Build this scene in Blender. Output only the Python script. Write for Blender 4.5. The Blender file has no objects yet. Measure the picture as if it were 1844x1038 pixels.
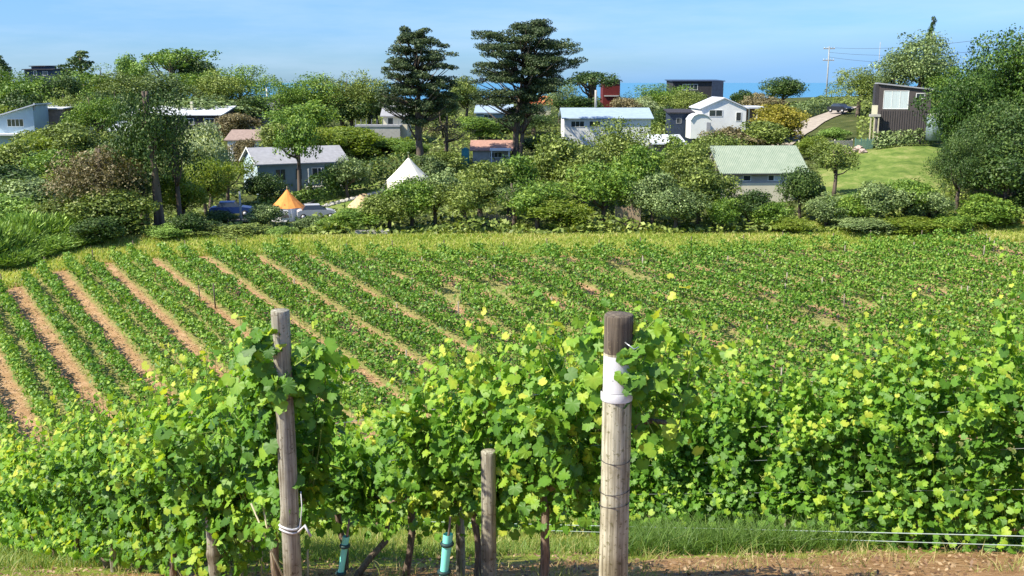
import bpy, math, random
import numpy as np
R = math.radians
scene = bpy.context.scene
COL = scene.collection

# ------------------------------------------------------------------ camera
F = 1800.0; PITCH = math.atan(371.0 / F)
cam_d = bpy.data.cameras.new("camera"); cam = bpy.data.objects.new("camera", cam_d); COL.objects.link(cam)
cam_d.sensor_width = 36.0; cam_d.lens = 36.0 * F / 1844.0
cam_d.clip_start = 0.1; cam_d.clip_end = 90000
cam.location = (0, 0, 0); cam.rotation_euler = (math.pi / 2 - PITCH, 0, 0)
scene.camera = cam

# ------------------------------------------------------------------ sky and sun
SUN_EL, SUN_AZ = 47.0, -112.0           # azimuth measured clockwise from +Y (view direction)
world = bpy.data.worlds.new("World"); scene.world = world; world.use_nodes = True
wn, wl = world.node_tree.nodes, world.node_tree.links
bg = wn['Background']; bg.inputs[1].default_value = 0.13
sky = wn.new('ShaderNodeTexSky'); sky.sky_type = 'NISHITA'; sky.sun_disc = False
sky.sun_elevation = R(SUN_EL); sky.sun_rotation = R(SUN_AZ)
sky.air_density = 1.0; sky.dust_density = 0.3; sky.ozone_density = 2.5; sky.altitude = 50
def wnode(t, **k):
    n = wn.new(t)
    for a, b in k.items(): setattr(n, a, b)
    return n
# thin high cloud and a bank of blue haze low over the sea, a function of direction only
geo = wnode('ShaderNodeTexCoord'); sep = wnode('ShaderNodeSeparateXYZ'); wl.new(geo.outputs['Generated'], sep.inputs[0])
mp = wnode('ShaderNodeMapping'); mp.inputs['Scale'].default_value = (2.2, 2.2, 16); wl.new(geo.outputs['Generated'], mp.inputs[0])
nz = wnode('ShaderNodeTexNoise'); nz.inputs['Scale'].default_value = 1.6; nz.inputs['Detail'].default_value = 7; nz.inputs['Roughness'].default_value = 0.6
wl.new(mp.outputs[0], nz.inputs['Vector'])
rp = wnode('ShaderNodeValToRGB'); rp.color_ramp.elements[0].position = 0.42; rp.color_ramp.elements[1].position = 0.8
wl.new(nz.outputs[0], rp.inputs[0])
tint = wnode('ShaderNodeMix', data_type='RGBA', blend_type='MULTIPLY'); tint.inputs[0].default_value = 1
gr = wnode('ShaderNodeValToRGB'); ge_ = gr.color_ramp.elements; ge_[0].position = 0.0; ge_[0].color = (0.27, 0.45, 0.78, 1); ge_[1].position = 0.42; ge_[1].color = (0.60, 0.74, 1.0, 1)
wl.new(sep.outputs[2], gr.inputs[0]); wl.new(gr.outputs[0], tint.inputs[7]); wl.new(sky.outputs[0], tint.inputs[6])
cm = wnode('ShaderNodeMix', data_type='RGBA'); cmul = wnode('ShaderNodeMath', operation='MULTIPLY'); cmul.inputs[1].default_value = 0.5
wl.new(rp.outputs[0], cmul.inputs[0]); wl.new(cmul.outputs[0], cm.inputs[0]); wl.new(tint.outputs[2], cm.inputs[6]); cm.inputs[7].default_value = (3.2, 4.1, 5.2, 1)
# low deep-blue bank whose top rises toward +X
top = wnode('ShaderNodeMath', operation='MULTIPLY_ADD'); wl.new(sep.outputs[0], top.inputs[0]); top.inputs[1].default_value = 0.10; top.inputs[2].default_value = 0.004
na = wnode('ShaderNodeMath', operation='MULTIPLY_ADD'); wl.new(nz.outputs[0], na.inputs[0]); na.inputs[1].default_value = 0.02; wl.new(top.outputs[0], na.inputs[2])
df = wnode('ShaderNodeMath', operation='SUBTRACT'); wl.new(na.outputs[0], df.inputs[0]); wl.new(sep.outputs[2], df.inputs[1])
mr = wnode('ShaderNodeMapRange'); mr.inputs[1].default_value = 0.0; mr.inputs[2].default_value = 0.03; mr.inputs[3].default_value = 0; mr.inputs[4].default_value = 0.7
wl.new(df.outputs[0], mr.inputs[0])
bank = wnode('ShaderNodeMix', data_type='RGBA'); wl.new(mr.outputs[0], bank.inputs[0]); wl.new(cm.outputs[2], bank.inputs[6]); bank.inputs[7].default_value = (1.15, 2.5, 4.6, 1)
wl.new(bank.outputs[2], bg.inputs[0])

sd = bpy.data.lights.new("sun", 'SUN'); sd.energy = 5.0; sd.angle = R(0.53); sd.color = (1.0, 0.93, 0.79)
so = bpy.data.objects.new("sun", sd); COL.objects.link(so)
sx, sy, sz = math.cos(R(SUN_EL)) * math.sin(R(SUN_AZ)), math.cos(R(SUN_EL)) * math.cos(R(SUN_AZ)), math.sin(R(SUN_EL))
from mathutils import Vector
so.rotation_euler = Vector((sx, sy, sz)).to_track_quat('Z', 'Y').to_euler()
scene.view_settings.view_transform = 'Standard'; scene.view_settings.look = 'None'
scene.view_settings.exposure = 0.78; scene.view_settings.gamma = 1.0
try:
    scene.cycles.max_bounces = 8; scene.cycles.transparent_max_bounces = 4
except Exception: pass

# ------------------------------------------------------------------ pixel helpers
def drop(v): return math.tan(PITCH + math.atan((v - 519.0) / F))
def P(u, v, Y):
    x = (u - 922) / F; y = -(v - 519) / F
    d = (x, math.cos(PITCH) + y * math.sin(PITCH), -math.sin(PITCH) + y * math.cos(PITCH))
    s = Y / d[1]
    return Vector((d[0] * s, Y, d[2] * s))
def px(Y, v=300):                       # metres per photo pixel at distance Y
    y = -(v - 519) / F
    return Y / (math.cos(PITCH) + y * math.sin(PITCH)) / F

# ------------------------------------------------------------------ terrain height
US = np.array([-400, 0, 460, 700, 922, 1300, 1620, 1844, 2300.])
YS = np.array([90, 110, 130, 160, 200, 250.])
VT = np.array([[430, 370, 320, 255, 205, 172],
               [440, 375, 320, 255, 203, 172],
               [428, 385, 325, 250, 205, 178],
               [424, 372, 308, 250, 210, 182],
               [420, 372, 305, 245, 207, 180],
               [420, 358, 290, 236, 202, 180],
               [410, 316, 246, 196, 176, 170],
               [402, 330, 245, 186, 168, 166],
               [402, 330, 245, 186, 168, 166.]])
ET = np.array([[YS[j] * drop(VT[i, j]) for j in range(len(YS))] for i in range(len(US))])
YK = np.concatenate([[86.0], YS, [330., 450., 620., 1500.]])
ETX = np.concatenate([np.full((len(US), 1), 23.5 - .12 * 86), ET, np.full((len(US), 1), 14.), np.full((len(US), 1), 50.), np.full((len(US), 1), 75.), np.full((len(US), 1), 90.)], axis=1)
def sst(x): x = np.clip(x, 0, 1); return x * x * (3 - 2 * x)
def H(X, Y):
    X = np.asarray(X, float); Y = np.asarray(Y, float)
    near = 0.75 + 0.42 * Y - 0.03 * X
    near = np.where(Y < 4.5, np.maximum(near, 1.55 + 0.08 * Y), near)
    near = np.where(Y < -2, 1.5, near)
    far = 23.5 - .12 * np.minimum(Y, 86.0)
    k = 2.0; e = -k * np.log(np.exp(-near / k) + np.exp(-far / k))
    u = 922 + F * X / np.maximum(Y, 60) * 1.0
    ui = np.clip(np.searchsorted(US, u) - 1, 0, len(US) - 2); uf = np.clip((u - US[ui]) / (US[ui + 1] - US[ui]), 0, 1)
    yi = np.clip(np.searchsorted(YK, Y) - 1, 0, len(YK) - 2); yf = np.clip((Y - YK[yi]) / (YK[yi + 1] - YK[yi]), 0, 1)
    a = ETX[ui, yi] * (1 - yf) + ETX[ui, yi + 1] * yf; b = ETX[ui + 1, yi] * (1 - yf) + ETX[ui + 1, yi + 1] * yf
    e2 = a * (1 - uf) + b * uf
    e = np.where(Y > 86, e2, e)
    bump = 0.10 * np.sin(X * .31 + 1.3 * np.sin(Y * .17)) * np.sin(Y * .23 + 2) * sst((Y - 20) / 30)
    return -e + bump
def h(x, y): return float(H(x, y))

# ------------------------------------------------------------------ object helpers
def tag(o, label=None, cat=None, group=None, kind=None):
    if label: o['label'] = label
    if cat: o['category'] = cat
    if group: o['group'] = group
    if kind: o['kind'] = kind
    return o
def empty(name, loc=(0, 0, 0), rz=0.0, scale=None):
    o = bpy.data.objects.new(name, None); COL.objects.link(o); o.location = loc; o.rotation_euler = (0, 0, rz)
    if scale: o.scale = scale
    o.empty_display_size = 0.1
    return o
def mesh_np(name, V, Fc, n, tintv=None, smooth=False):
    """V (N,3), Fc (M,n) indices"""
    me = bpy.data.meshes.new(name); V = np.asarray(V, np.float32); Fc = np.asarray(Fc, np.int32)
    me.vertices.add(len(V)); me.vertices.foreach_set('co', V.ravel())
    me.loops.add(Fc.size); me.loops.foreach_set('vertex_index', Fc.ravel())
    me.polygons.add(len(Fc)); me.polygons.foreach_set('loop_start', np.arange(0, Fc.size, n, dtype=np.int32))
    try: me.polygons.foreach_set('loop_total', np.full(len(Fc), n, np.int32))
    except Exception: pass
    if smooth: me.polygons.foreach_set('use_smooth', np.ones(len(Fc), bool))
    if tintv is not None:
        a = me.attributes.new('tint', 'FLOAT', 'POINT'); a.data.foreach_set('value', np.asarray(tintv, np.float32))
    me.update(calc_edges=True); me.validate()
    return me
def link(name, me, mat=None, parent=None):
    o = bpy.data.objects.new(name, me); COL.objects.link(o)
    if mat is not None:
        if len(me.materials) == 0: me.materials.append(mat)
        elif me.materials[0] != mat:
            o.material_slots[0].link = 'OBJECT'; o.material_slots[0].material = mat
    if parent is not None: o.parent = parent
    return o
class MB:
    def __init__(s): s.v = []; s.f = []; s.sm = []
    def add(s, V, Fs, smooth=False):
        b = len(s.v); s.v += [tuple(p) for p in V]; s.f += [tuple(i + b for i in f) for f in Fs]; s.sm += [smooth] * len(Fs); return s
    def box(s, x0, x1, y0, y1, z0, z1):
        return s.add([(x0,y0,z0),(x1,y0,z0),(x1,y1,z0),(x0,y1,z0),(x0,y0,z1),(x1,y0,z1),(x1,y1,z1),(x0,y1,z1)],
              [(0,3,2,1),(4,5,6,7),(0,1,5,4),(1,2,6,5),(2,3,7,6),(3,0,4,7)])
    def tube(s, pts, rad, n=8, cap=True, jit=0, rng=None):
        pts = [Vector(p) for p in pts]
        if not hasattr(rad, '__len__'): rad = [rad] * len(pts)
        V = []; a = None
        for i, p in enumerate(pts):
            t = (pts[min(i + 1, len(pts) - 1)] - pts[max(i - 1, 0)]).normalized()
            if a is None:
                a = t.orthogonal().normalized()
            a = (a - t * a.dot(t)).normalized(); b = t.cross(a)
            for k in range(n):
                an = 2 * math.pi * k / n; r = rad[i] * (1 + (rng.uniform(-jit, jit) if jit else 0))
                V.append(p + (a * math.cos(an) + b * math.sin(an)) * r)
        Fs = []
        for i in range(len(pts) - 1):
            for k in range(n):
                Fs.append((i*n+k, i*n+(k+1)%n, (i+1)*n+(k+1)%n, (i+1)*n+k))
        if cap:
            Fs.append(tuple(reversed(range(n)))); Fs.append(tuple((len(pts)-1)*n + k for k in range(n)))
        return s.add(V, Fs, smooth=True)
    def prism(s, poly, y0, y1):         # poly of (x,z), extruded in y
        n = len(poly); V = [(x, y0, z) for x, z in poly] + [(x, y1, z) for x, z in poly]
        return s.add(V, [tuple(range(n)), tuple(reversed(range(n, 2*n)))] + [(i, i+n, (i+1)%n+n, (i+1)%n) for i in range(n)])
    def build(s, name, mat, parent=None):
        me = bpy.data.meshes.new(name); me.from_pydata(s.v, [], s.f)
        me.polygons.foreach_set('use_smooth', s.sm); me.update()
        return link(name, me, mat, parent)

# ------------------------------------------------------------------ materials
MATS = {}
def newmat(name):
    m = bpy.data.materials.new(name); m.use_nodes = True; m.node_tree.nodes.clear(); MATS[name] = m
    return m, m.node_tree.nodes, m.node_tree.links
def plain(name, c, rough=0.7, var=0.18, scale=6.0, spec=0.3, stretch=(1, 1, 1), metal=0, bump=0.0, dirt=None, coord='Object'):
    m, n, l = newmat(name)
    out = n.new('ShaderNodeOutputMaterial'); b = n.new('ShaderNodeBsdfPrincipled'); l.new(b.outputs[0], out.inputs[0])
    tc = n.new('ShaderNodeTexCoord'); mp_ = n.new('ShaderNodeMapping'); mp_.inputs['Scale'].default_value = stretch
    l.new(tc.outputs[coord], mp_.inputs[0])
    nz_ = n.new('ShaderNodeTexNoise'); nz_.inputs['Scale'].default_value = scale; nz_.inputs['Detail'].default_value = 6
    l.new(mp_.outputs[0], nz_.inputs['Vector'])
    r = n.new('ShaderNodeValToRGB'); e = r.color_ramp.elements
    e[0].position = 0.3; e[1].position = 0.7
    e[0].color = (*(dirt or [x * (1 - var) for x in c]), 1); e[1].color = (*[min(1, x * (1 + var)) for x in c], 1)
    l.new(nz_.outputs[0], r.inputs[0]); l.new(r.outputs[0], b.inputs['Base Color'])
    b.inputs['Roughness'].default_value = rough; b.inputs['Specular IOR Level'].default_value = spec; b.inputs['Metallic'].default_value = metal
    if bump:
        bp = n.new('ShaderNodeBump'); bp.inputs['Strength'].default_value = bump; bp.inputs['Distance'].default_value = 0.02
        l.new(nz_.outputs[0], bp.inputs['Height']); l.new(bp.outputs[0], b.inputs['Normal'])
    return m
def leafmat(name, stops, trans=0.35, rough=0.55, tgain=1.5):
    """stops: list of (tint, rgb) used by the per-leaf tint"""
    m, n, l = newmat(name)
    out = n.new('ShaderNodeOutputMaterial'); b = n.new('ShaderNodeBsdfPrincipled'); t = n.new('ShaderNodeBsdfTranslucent'); mx = n.new('ShaderNodeMixShader')
    at = n.new('ShaderNodeAttribute'); at.attribute_name = 'tint'
    oi = n.new('ShaderNodeObjectInfo'); ad = n.new('ShaderNodeMath'); ad.operation = 'MULTIPLY_ADD'
    l.new(oi.outputs['Random'], ad.inputs[0]); ad.inputs[1].default_value = 0.16; l.new(at.outputs['Fac'], ad.inputs[2])
    r = n.new('ShaderNodeValToRGB'); e = r.color_ramp.elements
    while len(e) < len(stops): e.new(0.5)
    for i, (p, c) in enumerate(stops): e[i].position = p; e[i].color = (*c, 1)
    l.new(ad.outputs[0], r.inputs[0]); l.new(r.outputs[0], b.inputs['Base Color'])
    g = n.new('ShaderNodeMix'); g.data_type = 'RGBA'; g.blend_type = 'MULTIPLY'; g.inputs[0].default_value = 1
    l.new(r.outputs[0], g.inputs[6]); g.inputs[7].default_value = (tgain * 1.15, tgain * 1.1, tgain * 0.45, 1)
    l.new(g.outputs[2], t.inputs[0])
    mx.inputs[0].default_value = trans; l.new(b.outputs[0], mx.inputs[1]); l.new(t.outputs[0], mx.inputs[2]); l.new(mx.outputs[0], out.inputs[0])
    b.inputs['Roughness'].default_value = rough; b.inputs['Specular IOR Level'].default_value = 0.35
    return m
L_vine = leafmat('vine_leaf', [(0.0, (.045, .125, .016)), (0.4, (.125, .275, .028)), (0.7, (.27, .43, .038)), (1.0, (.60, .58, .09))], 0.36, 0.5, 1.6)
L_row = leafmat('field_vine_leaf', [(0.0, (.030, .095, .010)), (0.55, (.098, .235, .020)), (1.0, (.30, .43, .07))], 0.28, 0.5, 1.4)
L_dark = leafmat('leaf_dark', [(0, (0.018, 0.046, 0.009)), (.6, (0.054, 0.105, 0.017)), (1, (0.137, 0.199, 0.038))], .10)
L_cyp = leafmat('leaf_cypress', [(0, (0.028, 0.050, 0.018)), (.6, (0.062, 0.099, 0.031)), (1, (0.148, 0.178, 0.057))], 0.06)
L_mid = leafmat('leaf_mid', [(0, (0.044, 0.101, 0.012)), (.55, (0.138, 0.245, 0.027)), (1, (0.325, 0.434, 0.064))], .16)
L_olive = leafmat('leaf_olive', [(0, (0.055, 0.084, 0.015)), (.55, (0.164, 0.225, 0.036)), (1, (0.387, 0.450, 0.111))], .14)
L_grey = leafmat('leaf_grey', [(0, (0.049, 0.080, 0.025)), (.55, (0.147, 0.215, 0.066)), (1, (0.393, 0.491, 0.185))], .12)
L_pale = leafmat('leaf_pale', [(0, (0.140, 0.178, 0.079)), (.6, (0.345, 0.416, 0.196)), (1, (0.647, 0.700, 0.411))], .25)
L_lime = leafmat('leaf_lime', [(0, (.070, .120, .015)), (.6, (.20, .28, .03)), (1, (.34, .38, .08))], .35)
L_yel = leafmat('leaf_yellow', [(0, (.13, .13, .015)), (.6, (.33, .30, .035)), (1, (.55, .47, .12))], .3)
L_pine = leafmat('leaf_pine', [(0, (0.013, 0.039, 0.005)), (.55, (0.046, 0.107, 0.010)), (1, (0.134, 0.222, 0.028))], .08)
L_rus = leafmat('leaf_russet', [(0, (.085, .070, .030)), (.6, (.21, .175, .075)), (1, (.36, .31, .16))], 0.10)
L_scrub = leafmat('leaf_scrub', [(0, (0.075, 0.141, 0.021)), (.6, (0.187, 0.312, 0.053)), (1, (0.423, 0.595, 0.140))], 0.14)
L_verge = leafmat('verge_grass_blade', [(0, (.12, .22, .025)), (.5, (.24, .34, .045)), (.75, (.42, .44, .11)), (1, (.62, .52, .24))], .3)
L_grass = leafmat('grass_blade', [(0, (.055, .120, .018)), (.5, (.150, .250, .045)), (.8, (.30, .34, .09)), (1, (.48, .40, .18))], .3)
M_bark = plain('bark', (.13, .10, .075), .9, .5, 5, stretch=(3, 3, .6), bump=.5)
M_barkp = plain('bark_pale', (.30, .26, .20), .9, .4, 5, stretch=(3, 3, .6))
M_vinebark = plain('vine_bark', (.20, .15, .11), .95, .5, 30, stretch=(2, 2, .4), bump=.8)
M_cane = plain('green_shoot', (.18, .26, .05), .6, .2)
M_wire = plain('galvanised_wire', (.50, .52, .52), .35, .1, metal=.7)
M_black = plain('drip_pipe', (.30, .36, .34), .5, .1)
M_teal = plain('teal_plastic', (.22, .74, .62), .4, .12, 9)
M_tealdark = plain('dark_tape', (.02, .05, .05), .5)
M_cord = plain('white_cord', (.62, .62, .63), .6, .16, 14)
M_white = plain('white_paint', (.78, .78, .74), .6, .05, 1.2)
M_cream = plain('cream_paint', (.72, .66, .48), .6, .06, 1.2)
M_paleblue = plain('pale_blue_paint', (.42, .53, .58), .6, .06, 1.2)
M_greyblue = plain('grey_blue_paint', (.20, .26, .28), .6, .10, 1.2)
M_roofgrey = plain('grey_roof', (.33, .33, .34), .6, .12, 2)
M_roofwhite = plain('white_roof', (.62, .64, .66), .5, .05, 2)
M_roofblue = plain('pale_blue_roof', (.34, .43, .50), .5, .08, 1.5)
M_roofbrown = plain('brown_roof', (.30, .22, .18), .8, .2, 3)
M_roofpink = plain('faded_red_roof', (.42, .24, .18), .8, .15, 3)
M_dark = plain('dark_cladding', (.045, .042, .045), .75, .35, 3, stretch=(8, 8, .3))
M_timber = plain('dark_timber', (.085, .072, .070), .8, .3, 3, stretch=(8, 8, .3))
M_navy = plain('navy_cladding', (.035, .05, .085), .6, .2, 3)
M_red = plain('red_cladding', (.13, .016, .014), .7, .2, 3)
M_orange_r = plain('orange_tiles', (.62, .16, .06), .7, .15, 3)
M_glass, n_, l_ = newmat('window_glass')
o_ = n_.new('ShaderNodeOutputMaterial'); b_ = n_.new('ShaderNodeBsdfPrincipled'); l_.new(b_.outputs[0], o_.inputs[0])
b_.inputs['Base Color'].default_value = (.035, .045, .055, 1); b_.inputs['Roughness'].default_value = .08; b_.inputs['Specular IOR Level'].default_value = .8
M_curt = plain('curtain', (.55, .62, .62), .7, .12, 3, stretch=(8, 8, .2))
M_wood = plain('weathered_timber', (.36, .27, .18), .85, .25, 4, stretch=(4, 4, .5))
M_palewood = plain('pale_timber', (.52, .47, .32), .85, .2, 4)
M_conc = plain('concrete', (.42, .40, .36), .85, .12, 3)
M_canvas = plain('canvas', (.78, .74, .62), .85, .05, 2)
M_canvasw = plain('white_canvas', (.80, .78, .80), .85, .05, 2)
M_orange = plain('orange_canvas', (.80, .30, .07), .8, .12, 2)
M_tyre = plain('tyre', (.02, .02, .02), .8)
M_carblue = plain('blue_car_paint', (.025, .06, .20), .3, .05, spec=.6)
M_carblack = plain('black_car_paint', (.025, .028, .035), .3, .05, spec=.6)
M_carsilver = plain('silver_car_paint', (.5, .5, .52), .3, .05, spec=.6)
M_tank = plain('green_tank', (.05, .22, .22), .6, .1)
M_greenfence = plain('green_fence', (.10, .20, .16), .7, .15)
M_stone = plain('rubble', (.42, .32, .27), .9, .3, 5)
M_rock = plain('edging_rock', (.42, .40, .35), .9, .3, 5)
M_straw = plain('straw', (.52, .38, .22), .95, .25, 5)
M_pole = plain('grey_pole', (.34, .35, .33), .8, .15, 3)
M_asph = plain('asphalt', (.10, .10, .105), .9, .2, .8, coord='Object')
M_gravel = plain('gravel', (.36, .31, .25), .95, .2, 1.5)
# pale green corrugated steel roof
M_green, n_, l_ = newmat('green_roof')
o_ = n_.new('ShaderNodeOutputMaterial'); b_ = n_.new('ShaderNodeBsdfPrincipled'); l_.new(b_.outputs[0], o_.inputs[0])
tc = n_.new('ShaderNodeTexCoord'); nn = n_.new('ShaderNodeTexNoise'); nn.inputs['Scale'].default_value = 1.4; nn.inputs['Detail'].default_value = 8; l_.new(tc.outputs['Object'], nn.inputs['Vector'])
rr = n_.new('ShaderNodeValToRGB'); rr.color_ramp.elements[0].position = .3; rr.color_ramp.elements[0].color = (.25, .31, .215, 1); rr.color_ramp.elements[1].position = .75; rr.color_ramp.elements[1].color = (.34, .39, .28, 1)
l_.new(nn.outputs[0], rr.inputs[0]); l_.new(rr.outputs[0], b_.inputs[0]); b_.inputs['Roughness'].default_value = .6
wv = n_.new('ShaderNodeTexWave'); wv.inputs['Scale'].default_value = 1.6; wv.bands_direction = 'X'; l_.new(tc.outputs['Object'], wv.inputs['Vector'])
bp = n_.new('ShaderNodeBump'); bp.inputs['Strength'].default_value = .5; bp.inputs['Distance'].default_value = .05; l_.new(wv.outputs[0], bp.inputs['Height']); l_.new(bp.outputs[0], b_.inputs['Normal'])

def postmat(name, base, dark, lichen, amt):
    m, n, l = newmat(name)
    out = n.new('ShaderNodeOutputMaterial'); b = n.new('ShaderNodeBsdfPrincipled'); l.new(b.outputs[0], out.inputs[0]); b.inputs['Roughness'].default_value = .9
    b.inputs['Specular IOR Level'].default_value = .15
    tc = n.new('ShaderNodeTexCoord'); mp = n.new('ShaderNodeMapping'); mp.inputs['Scale'].default_value = (60, 60, 2.2); l.new(tc.outputs['Object'], mp.inputs[0])
    g = n.new('ShaderNodeTexNoise'); g.inputs['Scale'].default_value = 1; g.inputs['Detail'].default_value = 8; g.inputs['Roughness'].default_value = .65; l.new(mp.outputs[0], g.inputs['Vector'])
    r = n.new('ShaderNodeValToRGB'); e = r.color_ramp.elements; e[0].position = .36; e[0].color = (*dark, 1); e[1].position = .58; e[1].color = (*base, 1)
    l.new(g.outputs[0], r.inputs[0])
    s = n.new('ShaderNodeTexNoise'); s.inputs['Scale'].default_value = 38; s.inputs['Detail'].default_value = 5; s.inputs['Roughness'].default_value = .7; l.new(tc.outputs['Object'], s.inputs['Vector'])
    rs = n.new('ShaderNodeValToRGB'); rs.color_ramp.elements[0].position = amt; rs.color_ramp.elements[1].position = amt + .05
    l.new(s.outputs[0], rs.inputs[0])
    mx = n.new('ShaderNodeMix'); mx.data_type = 'RGBA'; l.new(rs.outputs[0], mx.inputs[0]); l.new(r.outputs[0], mx.inputs[6]); mx.inputs[7].default_value = (*lichen, 1)
    big = n.new('ShaderNodeTexNoise'); big.inputs['Scale'].default_value = 5; big.inputs['Detail'].default_value = 4; l.new(tc.outputs['Object'], big.inputs['Vector'])
    rb = n.new('ShaderNodeValToRGB'); rb.color_ramp.elements[0].position = .35; rb.color_ramp.elements[0].color = (.62, .58, .50, 1); rb.color_ramp.elements[1].position = .62; rb.color_ramp.elements[1].color = (1.1, 1.1, 1.05, 1)
    l.new(big.outputs[0], rb.inputs[0]); m2 = n.new('ShaderNodeMix'); m2.data_type = 'RGBA'; m2.blend_type = 'MULTIPLY'; m2.inputs[0].default_value = 1
    l.new(mx.outputs[2], m2.inputs[6]); l.new(rb.outputs[0], m2.inputs[7]); l.new(m2.outputs[2], b.inputs[0])
    bp = n.new('ShaderNodeBump'); bp.inputs['Strength'].default_value = .7; bp.inputs['Distance'].default_value = .006; l.new(g.outputs[0], bp.inputs['Height']); l.new(bp.outputs[0], b.inputs['Normal'])
    return m
M_post = postmat('old_post', (.44, .42, .35), (.15, .13, .10), (.16, .14, .10), .58)
M_postB = postmat('lichened_post', (.54, .51, .40), (.20, .18, .13), (.20, .19, .11), .57)
M_posttop = postmat('post_top', (.17, .14, .11), (.05, .04, .035), (.30, .26, .16), .60)

# ground
gm, n, l = newmat('ground')
out = n.new('ShaderNodeOutputMaterial'); b = n.new('ShaderNodeBsdfPrincipled'); l.new(b.outputs[0], out.inputs[0]); b.inputs['Roughness'].default_value = .95; b.inputs['Specular IOR Level'].default_value = .1
ge = n.new('ShaderNodeNewGeometry'); sp = n.new('ShaderNodeSeparateXYZ'); l.new(ge.outputs['Position'], sp.inputs[0])
def noise(scale, det=6, rough=.6):
    x = n.new('ShaderNodeTexNoise'); x.inputs['Scale'].default_value = scale; x.inputs['Detail'].default_value = det; x.inputs['Roughness'].default_value = rough
    l.new(ge.outputs['Position'], x.inputs['Vector']); return x.outputs[0]
def ramp(src, *st):
    x = n.new('ShaderNodeValToRGB'); e = x.color_ramp.elements
    while len(e) < len(st): e.new(.5)
    for i, (p, c) in enumerate(st): e[i].position = p; e[i].color = (*c, 1)
    l.new(src, x.inputs[0]); return x.outputs[0]
def mix(f, a, bb):
    x = n.new('ShaderNodeMix'); x.data_type = 'RGBA'; l.new(f, x.inputs[0]); l.new(a, x.inputs[6]); l.new(bb, x.inputs[7]); return x.outputs[2]
def mth(op, a, bb=None, c=None):
    x = n.new('ShaderNodeMath'); x.operation = op
    for i, q in enumerate((a, bb, c)):
        if q is None: continue
        if isinstance(q, (int, float)): x.inputs[i].default_value = q
        else: l.new(q, x.inputs[i])
    return x.outputs[0]
soil = ramp(noise(1.3, 9, .75), (.3, (.22, .135, .060)), (.5, (.40, .245, .125)), (.72, (.56, .38, .23)))
soil2 = ramp(noise(5, 9, .85), (.32, (.17, .085, .035)), (.5, (.38, .22, .10)), (.70, (.56, .39, .22)))
dry = ramp(noise(3, 6, .7), (.3, (.13, .15, .04)), (.55, (.30, .28, .10)), (.75, (.46, .38, .20)))
grass = ramp(noise(.9, 9, .75), (.3, (.12, .17, .022)), (.5, (.24, .30, .045)), (.65, (.40, .40, .10)), (.8, (.56, .46, .22)))
lawn = ramp(noise(.35, 9, .8), (.38, (.085, .14, .03)), (.5, (.15, .215, .045)), (.64, (.30, .30, .11)))
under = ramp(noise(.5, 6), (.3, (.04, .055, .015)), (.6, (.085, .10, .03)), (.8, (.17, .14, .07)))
att = n.new('ShaderNodeVertexColor'); att.layer_name = 'mask'; sc_ = n.new('ShaderNodeSeparateColor'); l.new(att.outputs[0], sc_.inputs[0])
# tractor lane stripe in the field
s_ = mth('ADD', sp.outputs[0], mth('MULTIPLY', mth('SUBTRACT', sp.outputs[1], 76.0), 0.69))
fr = mth('FRACT', mth('DIVIDE', mth('ADD', s_, 14.4 + 2.1 + 420), 4.2))
dd = mth('ABSOLUTE', mth('SUBTRACT', fr, .5))
lane = mth('SUBTRACT', .25, dd)
lane = mth('MULTIPLY', mth('ADD', lane, mth('MULTIPLY', mth('SUBTRACT', noise(1.7), .5), .16)), 12)
lane_c = n.new('ShaderNodeClamp'); l.new(lane, lane_c.inputs[0])
fieldc = mix(lane_c.outputs[0], dry, soil)
pat = ramp(noise(.13, 4), (.42, (0, 0, 0)), (.56, (1, 1, 1)))
sr = n.new('ShaderNodeMapRange'); l.new(s_, sr.inputs[0]); sr.inputs[1].default_value = -12; sr.inputs[2].default_value = 4; sr.inputs[3].default_value = .05; sr.inputs[4].default_value = .55; pat = mth('MULTIPLY', pat, sr.outputs[0])
fieldc = mix(pat, fieldc, dry)
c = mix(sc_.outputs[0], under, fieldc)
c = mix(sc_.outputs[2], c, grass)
nearm = n.new('ShaderNodeClamp'); l.new(mth('MULTIPLY', mth('ADD', mth('SUBTRACT', sc_.outputs[1], .5), mth('MULTIPLY', mth('SUBTRACT', noise(2.2), .5), .8)), 5), nearm.inputs[0])
c = mix(nearm.outputs[0], c, soil2)
al = mth('MULTIPLY', att.outputs[1], 1.0)
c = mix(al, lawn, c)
l.new(c, b.inputs[0])
bp = n.new('ShaderNodeBump'); bp.inputs['Strength'].default_value = .8; bp.inputs['Distance'].default_value = .12; l.new(noise(4, 8, .75), bp.inputs['Height']); l.new(bp.outputs[0], b.inputs['Normal'])

# ------------------------------------------------------------------ ground sheet
FE = [(-300, 532), (0, 520), (60, 500), (100, 486), (170, 472), (250, 460), (400, 456), (600, 458), (922, 460), (1300, 454), (1500, 446), (1844, 432), (2400, 424)]
def far_edge_Y(v): d = drop(v); return 23.5 / (d + .12)
feU = np.array([a for a, _ in FE]); feY = np.array([far_edge_Y(v) for _, v in FE])
def edgeY(X, Y):
    u = 922 + F * X / (Y * .979 + (23.5 - .12 * Y) * .2); return np.interp(u, feU, feY)
def grow(a, b_, d0, d1):
    out = [a]
    while out[-1] < b_: out.append(out[-1] + d0 + (d1 - d0) * ((out[-1] - a) / (b_ - a)) ** 1.5)
    return out
xp = [0.0]
while xp[-1] < 900: xp.append(xp[-1] + 0.35 + .0075 * xp[-1] ** 1.15)
xs = np.array([-x for x in reversed(xp[1:])] + xp)
yp = [-30., -20., -12., -7., -4., -2.]
while yp[-1] < 1450: yp.append(yp[-1] + 0.30 + .0042 * max(yp[-1], 0) ** 1.12)
ys = np.array(yp)
GX, GY = np.meshgrid(xs, ys); GZ = H(GX, GY)
rgn = np.random.default_rng(3)
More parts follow.
